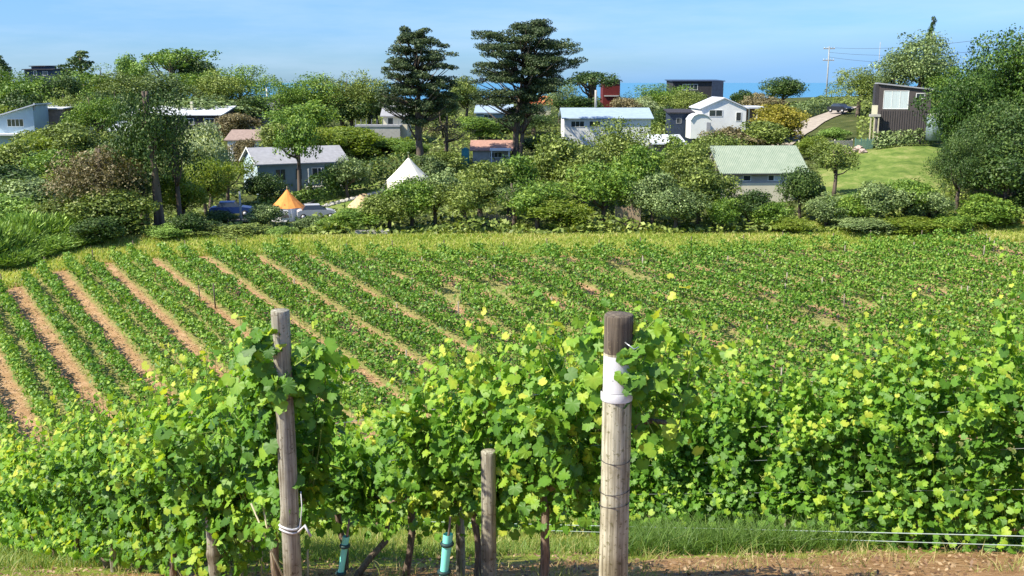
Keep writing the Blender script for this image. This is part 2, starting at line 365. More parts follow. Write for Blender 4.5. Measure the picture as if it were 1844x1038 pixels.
GZ = GZ + rgn.normal(0, .012, GZ.shape) * (GY < 100)
nx, ny = len(xs), len(ys)
idx = np.arange(nx * ny).reshape(ny, nx)
Q = np.stack([idx[:-1, :-1], idx[:-1, 1:], idx[1:, 1:], idx[1:, :-1]], -1).reshape(-1, 4)
me = mesh_np('ground', np.stack([GX, GY, GZ], -1).reshape(-1, 3), Q, 4, smooth=True)
ca = me.color_attributes.new('mask', 'FLOAT_COLOR', 'POINT')
eY = edgeY(GX, np.maximum(GY, 1.0))
field = sst((GY - 44) / 3) * (1 - sst((GY - eY + .5) / 1.2))
nearsoil = (1 - sst((GY - 7.6) / 1.6)) * .95
grassm = np.maximum(1 - sst((GY - 42) / 4), sst((GY - eY + .5) / 1.2) * (1 - sst((GY - 92) / 4)))
gu = 922 + F * GX / np.maximum(GY, 60)
nearsoil = np.maximum(nearsoil, .62 * sst((gu - 1660) / 50) * sst((GY - eY - 3.5) / 1.5) * (1 - sst((GY - 91) / 2)))
# mown lawns: behind the field, beside the white marquee and on the far hillside
def patch(u0, u1, y0, y1, s=12, t=1.5):
    return sst((gu - u0) / s + .5) * (1 - sst((gu - u1) / s + .5)) * sst((GY - y0) / t + .5) * (1 - sst((GY - y1) / t + .5))
lawnm = np.maximum.reduce([patch(560, 690, 106, 124), patch(1470, 1700, 102, 125), patch(1170, 1260, 134, 156), patch(60, 130, 120, 122)])
ca.data.foreach_set('color', np.stack([field, nearsoil, grassm, 1 - lawnm], -1).astype(np.float32).ravel())
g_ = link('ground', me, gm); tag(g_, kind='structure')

# sea
mw, n2, l2 = newmat('sea')
o2 = n2.new('ShaderNodeOutputMaterial'); b2 = n2.new('ShaderNodeBsdfPrincipled'); l2.new(b2.outputs[0], o2.inputs[0])
b2.inputs['Base Color'].default_value = (.06, .23, .36, 1); b2.inputs['Roughness'].default_value = .35
tc2 = n2.new('ShaderNodeNewGeometry'); nz2 = n2.new('ShaderNodeTexNoise'); nz2.inputs['Scale'].default_value = .02; nz2.inputs['Detail'].default_value = 6; l2.new(tc2.outputs['Position'], nz2.inputs['Vector'])
bp2 = n2.new('ShaderNodeBump'); bp2.inputs['Strength'].default_value = .6; bp2.inputs['Distance'].default_value = 4; l2.new(nz2.outputs[0], bp2.inputs['Height']); l2.new(bp2.outputs[0], b2.inputs['Normal'])
tag(MB().add([(-60000, 380, -62), (60000, 380, -62), (60000, 70000, -62), (-60000, 70000, -62)], [(0, 1, 2, 3)]).build('sea', mw), kind='structure')

def drape(name, path, w, mat, lift=.05, step=1.0, kind='structure'):
    """road ribbon along world XY points"""
    V = []; pts = []
    for (a, b_) in zip(path[:-1], path[1:]):
        a = Vector(a); b_ = Vector(b_); k = max(1, int((b_ - a).length / step))
        pts += [a.lerp(b_, i / k) for i in range(k)]
    pts.append(Vector(path[-1])); n_ = 5
    for i, p in enumerate(pts):
        t = (pts[min(i + 1, len(pts) - 1)] - pts[max(i - 1, 0)]).normalized(); s = Vector((t.y, -t.x))
        for k in range(n_):
            q = p + s * w * (k / (n_ - 1) - .5); V.append((q.x, q.y, h(q.x, q.y) + lift + .1))
    Fs = [(i*n_+k, i*n_+k+1, (i+1)*n_+k+1, (i+1)*n_+k) for i in range(len(pts)-1) for k in range(n_-1)]
    return tag(MB().add(V, Fs, True).build(name, mat), kind=kind)
def gp(u, Y):                            # ground point under pixel column u at distance Y
    z = -10.0
    for _ in range(4):
        dc = Y * math.cos(PITCH) - z * math.sin(PITCH); X = (u - 922) / F * dc; z = h(X, Y)
    return Vector((X, Y, z))

# ================================================================== card foliage
def cards(C, N, size, rng, aspect=.6, jit=.7):
    """C (n,3) centres, N (n,3) preferred normals; diamond shaped leaf clumps"""
    n = len(C); N = N + rng.normal(0, jit, (n, 3)); N /= np.linalg.norm(N, axis=1)[:, None] + 1e-9
    T = rng.normal(0, 1, (n, 3)); T -= (T * N).sum(1)[:, None] * N; T /= np.linalg.norm(T, axis=1)[:, None] + 1e-9
    B = np.cross(N, T); s = (size * rng.uniform(.6, 1.35, n))[:, None] if np.ndim(size) == 0 else (size * rng.uniform(.7, 1.3, n))[:, None]
    V = np.stack([C - T * s, C - B * s * aspect + T * s * .15, C + T * s, C + B * s * aspect + T * s * .1], 1).reshape(-1, 3)
    Fc = np.arange(4 * n).reshape(n, 4)
    return V, Fc
def sphere_dirs(n, rng):
    d = rng.normal(0, 1, (n, 3)); return d / np.linalg.norm(d, axis=1)[:, None]
def crown_mesh(name, lobes, per, size, rng, squash=.8, aspect=.6):
    """lobes: (cx,cy,cz,r)"""
    Cs, Ns, Ts = [], [], []
    for (cx, cy, cz, r) in lobes:
        k = int(per * (r / .2) ** 2 * rng.uniform(.8, 1.2)); nc = max(5, int(11 * r / .15)); cd = sphere_dirs(nc, rng); ci = rng.integers(0, nc, k); cr_ = rng.uniform(.75, 1.28, nc); ct = rng.normal(0, .13, nc)
        d = cd[ci] + rng.normal(0, .26, (k, 3)); loose = rng.random(k) < .22; d[loose] = sphere_dirs(int(loose.sum()), rng); d /= np.linalg.norm(d, axis=1)[:, None]
        d[:, 2] = np.where((d[:, 2] < -.3) & (rng.random(k) < .5), -d[:, 2], d[:, 2])
        rr = r * np.where(rng.random(k) < .78, rng.uniform(.80, 1.10, k), rng.uniform(.3, .8, k)) * np.where(loose, 1.0, cr_[ci])
        c = d * rr[:, None]; c[:, 2] *= squash
        Cs.append(c + (cx, cy, cz)); Ns.append(d); Ts.append(np.clip(rng.normal(.42 + rng.uniform(-.18, .18), .17, k) + ct[ci], 0, .9))
    C = np.concatenate(Cs); N = np.concatenate(Ns); T = np.concatenate(Ts)
    V, Fc = cards(C, N, size, rng, aspect)
    return mesh_np(name, V, Fc, 4, np.repeat(T, 4))
# prototypes live in unit space: crown diameter 1 (x,y), z from 0 (ground) to 1 (top)
PR = {}
def lobes_round(rng, n, z0, rx=.5, rmin=.14, rmax=.24, hollow=.35):
    out = []; ph = rng.uniform(0, 6.28, 6)
    zc = (1 + z0) / 2; hz = (1 - z0) / 2
    for i in range(n):
        while True:
            d = sphere_dirs(1, rng)[0]
            if d[2] > -.75: break
        r = rng.uniform(rmin, rmax) * rng.choice([.6, .85, 1.0, 1.15]); az_ = math.atan2(d[1], d[0]); f = rng.uniform(hollow, 1.0) * (1 + .24 * math.sin(2 * az_ + ph[0]) * math.cos(3 * d[2] + ph[1]) + .20 * math.sin(3 * az_ + ph[2] + 3 * d[2]) + .12 * math.sin(5 * az_ + ph[3])); f = min(f, 1.22)
        out.append((d[0] * (rx - r * .8) * f, d[1] * (rx - r * .8) * f, zc + d[2] * (hz - r * .75) * f, r))
    return out
def make_trunk(rng, zt, limbs, r0=.035, multi=1):
    m = MB()
    for q in range(multi):
        ox = rng.uniform(-.04, .04) if multi > 1 else 0; oy = rng.uniform(-.04, .04) if multi > 1 else 0
        lx, ly = rng.uniform(-.08, .08), rng.uniform(-.08, .08)
        pts = [(ox + lx * t, oy + ly * t + .015 * math.sin(5 * t), -.06 + (zt + .06) * t) for t in (0, .2, .45, .7, 1)]
        m.tube(pts, [r0 * k for k in (1.3, 1, .85, .7, .4)], 7)
    for (cx, cy, cz, r) in limbs:
        zb = zt * rng.uniform(.45, .85); m.tube([(0, 0, zb), (cx * .5, cy * .5, zb + (cz - zb) * .35), (cx * .9, cy * .9, cz)], [r0 * .5, r0 * .36, r0 * .12], 5)
    me = bpy.data.meshes.new('trunk'); me.from_pydata(m.v, [], m.f); me.polygons.foreach_set('use_smooth', m.sm); me.update()
    return me
def proto(kind, variants, n, per, size, z0, zt, seed, squash=.8, aspect=.6, multi=1, **k):
    PR[kind] = []
    for v in range(variants):
        rng = np.random.default_rng(seed + v); L = lobes_round(rng, n, z0, **k)
        cm_ = crown_mesh('crown_' + kind, L, per, size, rng, squash, aspect)
        tm = make_trunk(rng, zt, [L[i] for i in range(0, n, max(1, n // 7))], multi=multi)
        PR[kind].append((cm_, tm))
proto('big', 4, 50, 380, .0125, .10, .62, 10, rmin=.10, rmax=.19)
proto('round', 4, 28, 430, .019, .16, .6, 30, rmin=.15, rmax=.25)
proto('bush', 4, 24, 430, .022, -.10, .4, 50, rmin=.15, rmax=.27, hollow=.5)
proto('slim', 3, 22, 260, .019, .34, .85, 70, rmin=.12, rmax=.20)
proto('sparse', 3, 34, 130, .017, .22, .9, 80, rmin=.09, rmax=.17, aspect=.4)
proto('pine', 3, 52, 800, .0105, .02, .62, 170, rmin=.12, rmax=.20, hollow=.5)
proto('tuft', 1, 16, 260, .02, .72, .9, 180, rmin=.12, rmax=.2)
proto('umbrella', 2, 26, 300, .016, .50, .8, 90, rmin=.10, rmax=.17, squash=.6, multi=3)
proto('tall', 2, 52, 400, .013, .26, .9, 95, rmin=.09, rmax=.16, aspect=.5, multi=2)
# feathery scrub: tall narrow blades
PR['feather'] = []
for v in range(3):
    rng = np.random.default_rng(120 + v); k = 2600
    a = rng.uniform(0, 2 * math.pi, k); r = .5 * np.sqrt(rng.random(k)); bx, by = r * np.cos(a), r * np.sin(a)
    hz = (.55 + .45 * rng.random(k)) * np.sqrt(np.clip(1 - (r / .56) ** 2, .05, 1)); z0 = hz * rng.uniform(.6, .92, k)
    ln = rng.normal(0, .05, (k, 2)) + np.stack([bx, by], 1) * .12; w = rng.uniform(.008, .018, k); wa = rng.uniform(0, math.pi, k)
    B0 = np.stack([bx - w * np.cos(wa), by - w * np.sin(wa), z0 * .9], 1); B1 = np.stack([bx + w * np.cos(wa), by + w * np.sin(wa), z0 * .9], 1)
    T1 = np.stack([bx + ln[:, 0] + w * .6 * np.cos(wa), by + ln[:, 1] + w * .6 * np.sin(wa), hz], 1); T0 = np.stack([bx + ln[:, 0] * 1.2, by + ln[:, 1] * 1.2, hz + .03], 1)
    V = np.stack([B0, B1, T1, T0], 1).reshape(-1, 3)
    L = lobes_round(rng, 10, 0, rmin=.18, rmax=.26)
    Cs = []
    d = sphere_dirs(3200, rng); d[:, 2] = abs(d[:, 2]); C = d * np.array([.46, .46, .80]) * rng.uniform(.75, 1.05, (3200, 1)); V2, F2 = cards(C, d, .03, rng, .4)
    V = np.concatenate([V, V2]); Tt = np.clip(np.concatenate([np.repeat(rng.normal(.55, .22, k), 4), np.repeat(rng.normal(.35, .2, 3200), 4)]), 0, .9)
    PR['feather'].append((mesh_np('crown_feather', V, np.arange(len(V)).reshape(-1, 4), 4, Tt), None))
# pointed conifer with drooping tiers
PR['cone'] = []
for v in range(2):
    rng = np.random.default_rng(140 + v); L = []
    for i in range(17):
        z = .14 + .82 * i / 16; rad = .46 * (1 - (z - .1) / .92) ** .8 + .02
        for j in range(max(2, int(9 * rad / .45))):
            an = rng.uniform(0, 6.28); f = rng.uniform(.35, 1); L.append((rad * f * math.cos(an), rad * f * math.sin(an), z - .04 * f, rng.uniform(.06, .10)))
    PR['cone'].append((crown_mesh('crown_cone', L, 560, .020, rng, .45, .45), make_trunk(rng, .95, [], .03)))
KN = {'big': ('broadleaf_tree', 'tree'), 'round': ('broadleaf_tree', 'tree'), 'bush': ('bush', 'bush'), 'slim': ('slender_tree', 'tree'), 'sparse': ('sparse_tree', 'tree'), 'tall': ('tall_tree', 'tree'),
      'umbrella': ('spreading_tree', 'tree'), 'pine': ('pine_tree', 'tree'), 'tuft': ('tufted_tree', 'tree'), 'feather': ('feathery_shrub', 'shrub'), 'cone': ('conifer_tree', 'tree')}
trng = random.Random(77)
def tree(u, Y, vtop, wpx, kind, mat, label, group='trees and bushes around the hillside houses', bark=None, zmin=None):
    b = gp(u, Y); ztop = P(u, vtop, Y).z; hh = max(ztop - b.z, 1.2); w = wpx * px(Y, vtop) * 1.40
    cmx, tmx = PR[kind][trng.randrange(len(PR[kind]))]
    nm, cat = KN[kind]
    o = empty(nm, b - Vector((0, 0, .1)), trng.uniform(0, 6.28), (w, w, hh))
    tag(o, label, cat, group)
    if tmx: link('trunk', tmx, bark or M_bark, o)
    link('crown', cmx, mat, o)
    return o

# ================================================================== buildings
def win(parent, x, z, w, hh, y, mat=None, frame=None, glass=None, bars=1):
    """window in a wall facing -y at plane y"""
    t = .07; m = MB(); m.box(x - w/2 - t, x + w/2 + t, y - .05, y + .02, z - t, z); m.box(x - w/2 - t, x + w/2 + t, y - .05, y + .02, z + hh, z + hh + t)
    m.box(x - w/2 - t, x - w/2, y - .05, y + .02, z, z + hh); m.box(x + w/2, x + w/2 + t, y - .05, y + .02, z, z + hh)
    for k in range(bars): xx = x - w/2 + w * (k + 1) / (bars + 1); m.box(xx - .03, xx + .03, y - .045, y + .02, z, z + hh)
    o = m.build('window', frame or M_white, parent)
    MB().box(x - w/2, x + w/2, y - .02, y + .015, z, z + hh).build('pane', glass or M_glass, o)
    return o
def gable(parent, w, d, hw, rise, wm, rm, axis='x', x0=0, y0=0, ov=.4, th=.14, depth=4.5, names=('wall', 'roof')):
    """box w x d centred at x0,y0, eave height hw; ridge along axis"""
    m = MB(); a, b, c, e = x0 - w/2, x0 + w/2, y0 - d/2, y0 + d/2
    m.box(a, b, c, e, -depth, hw)
    if axis == 'x':
        for x in (a, b): m.add([(x, c, hw), (x, e, hw), (x, y0, hw + rise)], [(0, 1, 2)])
    else:
        for y in (c, e): m.add([(a, y, hw), (b, y, hw), (x0, y, hw + rise)], [(0, 1, 2)])
    m.build(names[0], wm, parent)
    r = MB(); half = (d if axis == 'x' else w) / 2; sl = rise / half; o = half + ov
    for sgn in (-1, 1):
        if axis == 'x':
            p = [(a - ov, y0, hw + rise + .03), (b + ov, y0, hw + rise + .03), (b + ov, y0 + sgn * o, hw + .03 - sl * ov), (a - ov, y0 + sgn * o, hw + .03 - sl * ov)]
        else:
            p = [(x0, c - ov, hw + rise + .03), (x0, e + ov, hw + rise + .03), (x0 + sgn * o, e + ov, hw + .03 - sl * ov), (x0 + sgn * o, c - ov, hw + .03 - sl * ov)]
        r.add(p + [(x, y, z + th) for x, y, z in p], [(0, 1, 2, 3), (4, 5, 6, 7), (0, 1, 5, 4), (1, 2, 6, 5), (2, 3, 7, 6), (3, 0, 4, 7)])
    return r.build(names[1], rm, parent)
def mono(parent, w, d, hl, hr, wm, rm, x0=0, y0=0, ov=.35, th=.16, depth=4.5):
    """single-pitch roof, height hl at left and hr at right"""
    a, b, c, e = x0 - w/2, x0 + w/2, y0 - d/2, y0 + d/2
    MB().prism([(a, -depth), (b, -depth), (b, hr), (a, hl)], c, e).build('wall', wm, parent)
    s = (hr - hl) / w; MB().prism([(a - ov, hl - s * ov + .02), (b + ov, hr + s * ov + .02), (b + ov, hr + s * ov + .02 + th), (a - ov, hl - s * ov + .02 + th)], c - ov, e + ov).build('roof', rm, parent)
def shedroof(parent, w, d, hf, hb, wm, rm, x0=0, y0=0, ov=.35, th=.16, depth=4.5):
    """single-pitch roof low at the front (-y), high at the back, so its top face shows"""
    a, b, c, e = x0 - w/2, x0 + w/2, y0 - d/2, y0 + d/2
    MB().add([(a, c, -depth), (b, c, -depth), (b, e, -depth), (a, e, -depth), (a, c, hf), (b, c, hf), (b, e, hb), (a, e, hb)],
             [(0, 3, 2, 1), (4, 5, 6, 7), (0, 1, 5, 4), (1, 2, 6, 5), (2, 3, 7, 6), (3, 0, 4, 7)]).build('wall', wm, parent)
    s = (hb - hf) / d; p = [(a - ov, c - ov, hf - s * ov + .02), (b + ov, c - ov, hf - s * ov + .02), (b + ov, e + ov, hb + s * ov + .02), (a - ov, e + ov, hb + s * ov + .02)]
    return MB().add(p + [(x, y, z + th) for x, y, z in p], [(0, 3, 2, 1), (4, 5, 6, 7), (0, 1, 5, 4), (1, 2, 6, 5), (2, 3, 7, 6), (3, 0, 4, 7)]).build('roof', rm, parent)
def site(name, label, cat, u, vb, Y, rz=0, group='houses on the hillside'):
    p = P(u, vb, Y); o = empty(name, p, rz); tag(o, label, cat, group); return o, px(Y, vb)

# pale blue house
o, s = site('weatherboard_house', 'pale blue house with white eaves and a wide window, half sunk in bushes', 'house', 42, 238, 150, R(8))
mono(o, 66*s, 7, 27*s, 47*s, M_paleblue, M_roofwhite, ov=.5)
win(o, 2*s, 12*s, 26*s, 12*s, -3.5, bars=3)
MB().box(-44*s, 20*s, -5.4, -3.52, -.25, 0).build('deck', M_white, o)
MB().box(34*s, 36*s, -3.4, -3.1, 40*s, 52*s).build('flue', M_roofgrey, o)
o, s = site('low_house', 'low house with thin white roof edges behind the pale blue house', 'house', 103, 205, 158)
shedroof(o, 54*s, 7, 9*s, 12*s, M_roofbrown, M_roofwhite); shedroof(o, 40*s, 4, 13*s, 16*s, M_cream, M_roofwhite, x0=16*s, y0=6)
o, s = site('cream_cottage', 'tiny cream cottage wall showing between ridge trees', 'house', 106, 184, 185)
gable(o, 22*s, 5, 11*s, 5*s, M_cream, M_roofbrown)
o, s = site('ridge_house', 'dark navy house with flat stepped roof on the ridge skyline', 'house', 84, 140, 215)
shedroof(o, 50*s, 7, 13*s, 15*s, M_navy, M_dark, depth=8); shedroof(o, 24*s, 5, 19*s, 20*s, M_navy, M_dark, x0=-8*s, y0=1, depth=1)
win(o, -6*s, 4*s, 5*s, 8*s, -3.5, bars=0); win(o, 12*s, 4*s, 8*s, 6*s, -3.5, bars=0)
o, s = site('long_house', 'long low house with bright white roof behind the pale round olive tree', 'house', 325, 228, 168)
shedroof(o, 172*s, 8, 21*s, 33*s, M_dark, M_roofwhite, y0=0)
for k in (-60, -20, 30, 66): win(o, k*s, 5*s, 16*s, 10*s, -4, bars=1)
MB().box(20*s, 24*s, 0, .5, 26*s, 44*s).build('chimney', M_cream, o)
o, s = site('garden_shed', 'small white flat-roofed shed below the long white roof', 'shed', 226, 246, 148)
shedroof(o, 36*s, 3.5, 11*s, 24*s, M_greyblue, M_roofwhite)
win(o, 4*s, 2*s, 6*s, 7*s, -1.75, bars=0)
# grey-blue house with grey roof
o, s = site('grey_house', 'grey blue house with long grey gabled roof and sunlit end wall above the orange tent', 'house', 532, 330, 124, R(27))
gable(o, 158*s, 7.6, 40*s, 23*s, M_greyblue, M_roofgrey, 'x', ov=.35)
MB().box(-79*s - .03, -79*s - .005, -3.82, 3.82, -3, 39*s).build('end_wall_sunlight', M_paleblue, o)  # paler sheet over the end wall, its sunlight put into the colour
m = MB(); m.add([(-79*s - .03, -3.8, 39*s), (-79*s - .03, 3.8, 39*s), (-79*s - .03, 0, 62*s)], [(0, 1, 2)]); m.build('end_gable_sunlight', M_paleblue, o)  # gable triangle in the same painted-in sunlit tone
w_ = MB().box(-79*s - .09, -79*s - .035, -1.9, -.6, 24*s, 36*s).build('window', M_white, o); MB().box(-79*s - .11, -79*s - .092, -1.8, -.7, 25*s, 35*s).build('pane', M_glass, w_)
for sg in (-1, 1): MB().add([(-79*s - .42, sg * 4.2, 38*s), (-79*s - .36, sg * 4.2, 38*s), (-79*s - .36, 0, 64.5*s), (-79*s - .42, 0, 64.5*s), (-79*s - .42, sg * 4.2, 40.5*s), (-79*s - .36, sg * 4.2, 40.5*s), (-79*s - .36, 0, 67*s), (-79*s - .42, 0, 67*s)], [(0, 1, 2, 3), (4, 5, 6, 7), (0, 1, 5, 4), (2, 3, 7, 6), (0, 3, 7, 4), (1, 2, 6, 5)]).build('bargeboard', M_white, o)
for k, ww in ((-40, 16), (-8, 10), (26, 20), (52, 16)): win(o, k*s, 12*s, ww*s, 18*s, -3.8, bars=1, frame=M_white if k > 0 else M_greyblue)
MB().box(0, 72*s, -5.9, -3.82, -.3, 0).build('deck', M_conc, o)
for k in (1, 24, 48, 70): MB().box(k*s, k*s + .12, -5.8, -5.68, 0, 32*s).build('veranda_post', M_white, o)
o, s = site('brown_roof_house', 'brown roofed house peeping out behind the grey blue house', 'house', 455, 262, 146)
gable(o, 62*s, 8, 12*s, 14*s, M_white, M_roofbrown, 'x'); win(o, 6*s, 2*s, 12*s, 7*s, -4)
# pavilion by the first macrocarpa
o, s = site('pavilion_house', 'cream pavilion with pointed grey roof and long deck beside the tall cypress', 'house', 708, 238, 156)
gable(o, 42*s, 6, 30*s, 15*s, M_cream, M_roofgrey, 'x', x0=8*s); win(o, 0, 8*s, 9*s, 18*s, -3, bars=0)
m = MB(); m.box(-58*s, 20*s, -6, -3.02, 12*s, 15*s); m.build('deck', M_roofgrey, o)
m = MB(); m.box(-58*s, 20*s, -5.9, -5.7, -4, 12*s); m.build('deck_wall', M_conc, o)
m = MB()
for k in range(9): m.box((-57 + 9.3*k)*s, (-56.2 + 9.3*k)*s, -5.95, -5.85, 15*s, 25*s)
m.build('railing', M_roofgrey, o)
o, s = site('shaded_house', 'house with pale grey roof in the shade behind the twin cypress trunks', 'house', 890, 214, 172)
shedroof(o, 62*s, 8, 11*s, 22*s, M_greyblue, M_roofblue)
win(o, -10*s, 2*s, 14*s, 6*s, -4)
o, s = site('red_roof_bungalow', 'white bungalow with faded red roof and carport below the cypress trees', 'house', 886, 286, 138)
gable(o, 66*s, 7, 18*s, 13*s, M_conc, M_roofpink, 'x'); win(o, 8*s, 6*s, 20*s, 8*s, -3.5, bars=2)
MB().box(-2*s, 34*s, -6, -3.9, 19*s, 22*s).build('carport_roof', M_roofwhite, o)
for k in (0, 30): MB().box(k*s, k*s+.12, -5.9, -5.78, -1, 19*s).build('carport_post', M_white, o)
# pale blue roofed house
o, s = site('pale_roof_house', 'wide white house under a long pale blue metal roof with a flue pipe', 'house', 1088, 236, 150)
gable(o, 150*s, 10, 24*s, 15*s, M_white, M_roofblue, 'x'); win(o, -52*s, 10*s, 22*s, 9*s, -5, bars=2); win(o, -22*s, 10*s, 18*s, 9*s, -5)
MB().tube([(-16*s, 0, 38*s), (-16*s, 0, 72*s)], 2.2*s, 8).build('flue', M_conc, o)
o, s = site('red_house', 'tall dark red boxy building behind the spreading tree', 'house', 1098, 196, 205)
shedroof(o, 30*s, 6, 49*s, 50*s, M_red, M_dark, depth=6); MB().box(-13*s, 13*s, -3.3, -3.02, 22*s, 24*s).build('balcony', M_conc, o)
o, s = site('orange_roof_cottage', 'cottage with bright orange tiled roof beside the second cypress', 'house', 974, 192, 196)
gable(o, 34*s, 6, 5*s, 12*s, M_cream, M_orange_r, 'x')
o, s = site('dark_box_house', 'dark flat-topped house on the ridge with sea behind it', 'house', 1249, 184, 215)
shedroof(o, 88*s, 9, 36*s, 38*s, M_dark, M_navy, depth=6); win(o, -14*s, 22*s, 26*s, 9*s, -4.5, bars=3); MB().box(24*s, 44*s, -4.9, -4.52, 0, 36*s).build('side_panel', M_navy, o)
# white gabled house with sheds
o, s = site('white_gabled_house', 'bright white gabled house with side porch on the green bank', 'house', 1291, 234, 152)
gable(o, 78*s, 9, 39*s, 17*s, M_white, M_roofwhite, 'y', ov=.25); win(o, -14*s, 26*s, 22*s, 10*s, -4.5, bars=1); win(o, 26*s, 18*s, 8*s, 14*s, -4.5, bars=0)
MB().box(40.5*s, 76*s, -4.2, 3, 39*s, 42*s).build('porch_roof', M_roofwhite, o)
MB().box(40.5*s, 72*s, .5, 2.6, -2, 38.7*s).build('porch_wall', M_roofbrown, o)
for k in (44, 58, 72): MB().box(k*s, (k+2)*s, -4.1, -3.9, -2, 38.8*s).build('porch_post', M_cream, o)
o, s = site('white_garden_shed', 'small white shed with rounded roof in front of the white gabled house', 'shed', 1257, 236, 145)
MB().prism([(-18*s, -1), (18*s, -1), (18*s, 20*s), (13*s, 26*s), (4*s, 30*s), (-6*s, 30*s), (-13*s, 27*s), (-18*s, 21*s)], -2, 2).build('wall', M_white, o)
MB().prism([(-18.6*s, 20*s), (-13.2*s, 27.6*s), (-6*s, 30.9*s), (4.2*s, 30.9*s), (13.4*s, 26.8*s), (18.8*s, 20.4*s), (18.8*s, 19*s), (13*s, 26.2*s), (4*s, 30.2*s), (-6*s, 30.2*s), (-13*s, 27.1*s), (-18.4*s, 19*s)], -2.2, 2.2).build('roof', M_roofwhite, o)
MB().box(10*s, 17*s, -2.05, -2.01, -1, 16*s).build('door', M_roofgrey, o)
o, s = site('dark_shed', 'dark navy shed beside the small white shed', 'shed', 1222, 231, 150)
shedroof(o, 40*s, 4, 27*s, 31*s, M_navy, M_dark); win(o, -4*s, 10*s, 8*s, 8*s, -2, bars=0, frame=M_roofgrey)
o, s = site('carport', 'dark carport with slanting white roof above the grey tree line', 'shed', 1198, 284, 128)
shedroof(o, 52*s, 5, 26*s, 36*s, M_dark, M_roofwhite); MB().box(-40*s, 8*s, -3.6, -2.52, 8*s, 11*s).build('lower_roof', M_roofwhite, o)
# green roofed house
o, s = site('green_roof_house', 'house with large pale green metal roof and sunlit cream lower wall', 'house', 1352, 344, 108, R(3))
wd = 142*s
gable(o, wd, 9, 40*s, 38*s, M_conc, M_green, 'x', ov=.45)
MB().box(-wd/2 - .05, wd/2 - 20*s, -4.75, -4.52, -2, 22*s).build('lower_wall_sunlight', M_cream, o)  # paler than the wall above: sun below the eave shade, put into colour
for k, ww in ((12, 9), (24, 10), (44, 10), (-30, 12)): win(o, k*s, 26*s, ww*s, 8*s, -4.5, bars=0, glass=M_glass if k != 24 else M_curt)
MB().box(wd/2 + .02, wd/2 + .6, -1, 0, 20*s, 60*s).build('chimney', M_conc, o)
MB().box(-wd/2 - .4, wd/2 + .4, -5.1, -4.98, 36.6*s, 38*s).build('gutter', M_dark, o)
# dark timber house
o, s = site('dark_timber_house', 'dark timber clad house with sloping grey roof and big white-framed window', 'house', 1621, 244, 128, R(-14))
mono(o, 86*s, 4.0, 90*s, 80*s, M_timber, M_roofgrey, ov=.25)
win(o, -15*s, 48*s, 40*s, 30*s, -2.0, bars=2, glass=M_curt); win(o, 25*s, 66*s, 13*s, 8*s, -2.0, bars=0)
m = MB()
for k in range(20): m.box((-39 + 4*k)*s, (-38.2 + 4*k)*s, -2.04, -2.002, -1, 44*s)
m.build('cladding_batten', M_dark, o)
MB().box(-50*s, -40.1*s, -1.6, 1.0, 38*s, 90*s).build('side_extension', M_dark, o)
MB().box(-58*s, -40.1*s, -3.2, -1.7, 34*s, 38*s).build('deck', M_conc, o)
for k in (-57, -51, -44): MB().box(k*s, (k+2)*s, -3.1, -2.9, -2, 34*s).build('deck_post', M_palewood, o)
MB().box(-56*s, -46*s, -3.16, -3.1, 38.2*s, 54*s).build('deck_screen', M_cream, o)
o, s = site('water_tank', 'grey cylindrical water tank beside the dark timber house', 'tank', 1682, 238, 124)
MB().tube([(0, 0, -1), (0, 0, 29*s)], 14*s, 20).build('tank_shell', M_greyblue, o); MB().tube([(0, 0, 29*s), (0, 0, 31*s), (0, 0, 33*s)], [14.6*s, 13*s, 3*s], 20).build('lid', M_conc, o)
o, s = site('green_tank', 'small teal water tank by the faded red roof', 'tank', 838, 284, 132)
MB().tube([(0, 0, -1), (0, 0, 15*s)], 7*s, 16).build('tank_shell', M_tank, o); MB().tube([(0, 0, 15*s), (0, 0, 18*s)], [7.2*s, 2*s], 16).build('lid', M_tank, o)
# fences
def boardfence(name, label, u0, v0, Y0, u1, v1, Y1, hpx, mat, n=10):
    a, b = P(u0, v0, Y0), P(u1, v1, Y1); o = empty(name, a); tag(o, label, 'fence'); d = b - a; L = math.hypot(d.x, d.y); o.rotation_euler[2] = math.atan2(d.y, d.x)
    s = px((Y0 + Y1) / 2); sl = d.z / L
    m = MB()
    for k in range(n * 3):
        x0, x1 = L * k / (n*3) + .02, L * (k + 1) / (n*3) - .02; z = sl * (x0 + x1) / 2; m.box(x0, x1, 0, .04, z - .6, z + hpx * s)
    m.build('boards', mat, o)
    for k in range(n // 2 + 1): x = L * k / (n // 2); MB().box(x - .06, x + .06, .045, .17, sl * x - 1, sl * x + (hpx + 2) * s).build('post', mat, o)
    return o
boardfence('board_fence', 'green board fence at the top of the sloping lawn', 1540, 262, 126, 1572, 262, 125.5, 11, M_greenfence, 6)
boardfence('timber_fence', 'weathered wooden fence panel glimpsed through the front trees', 1108, 398, 92, 1152, 402, 91, 26, M_wood, 8)
boardfence('paling_fence', 'grey paling fence in shadow under the front trees', 860, 398, 94, 930, 404, 94, 14, M_wood, 8)
boardfence('stone_edge_wall', 'low pale retaining wall above the green roof', 1440, 258, 124, 1536, 256, 127, 3, M_cream, 6)

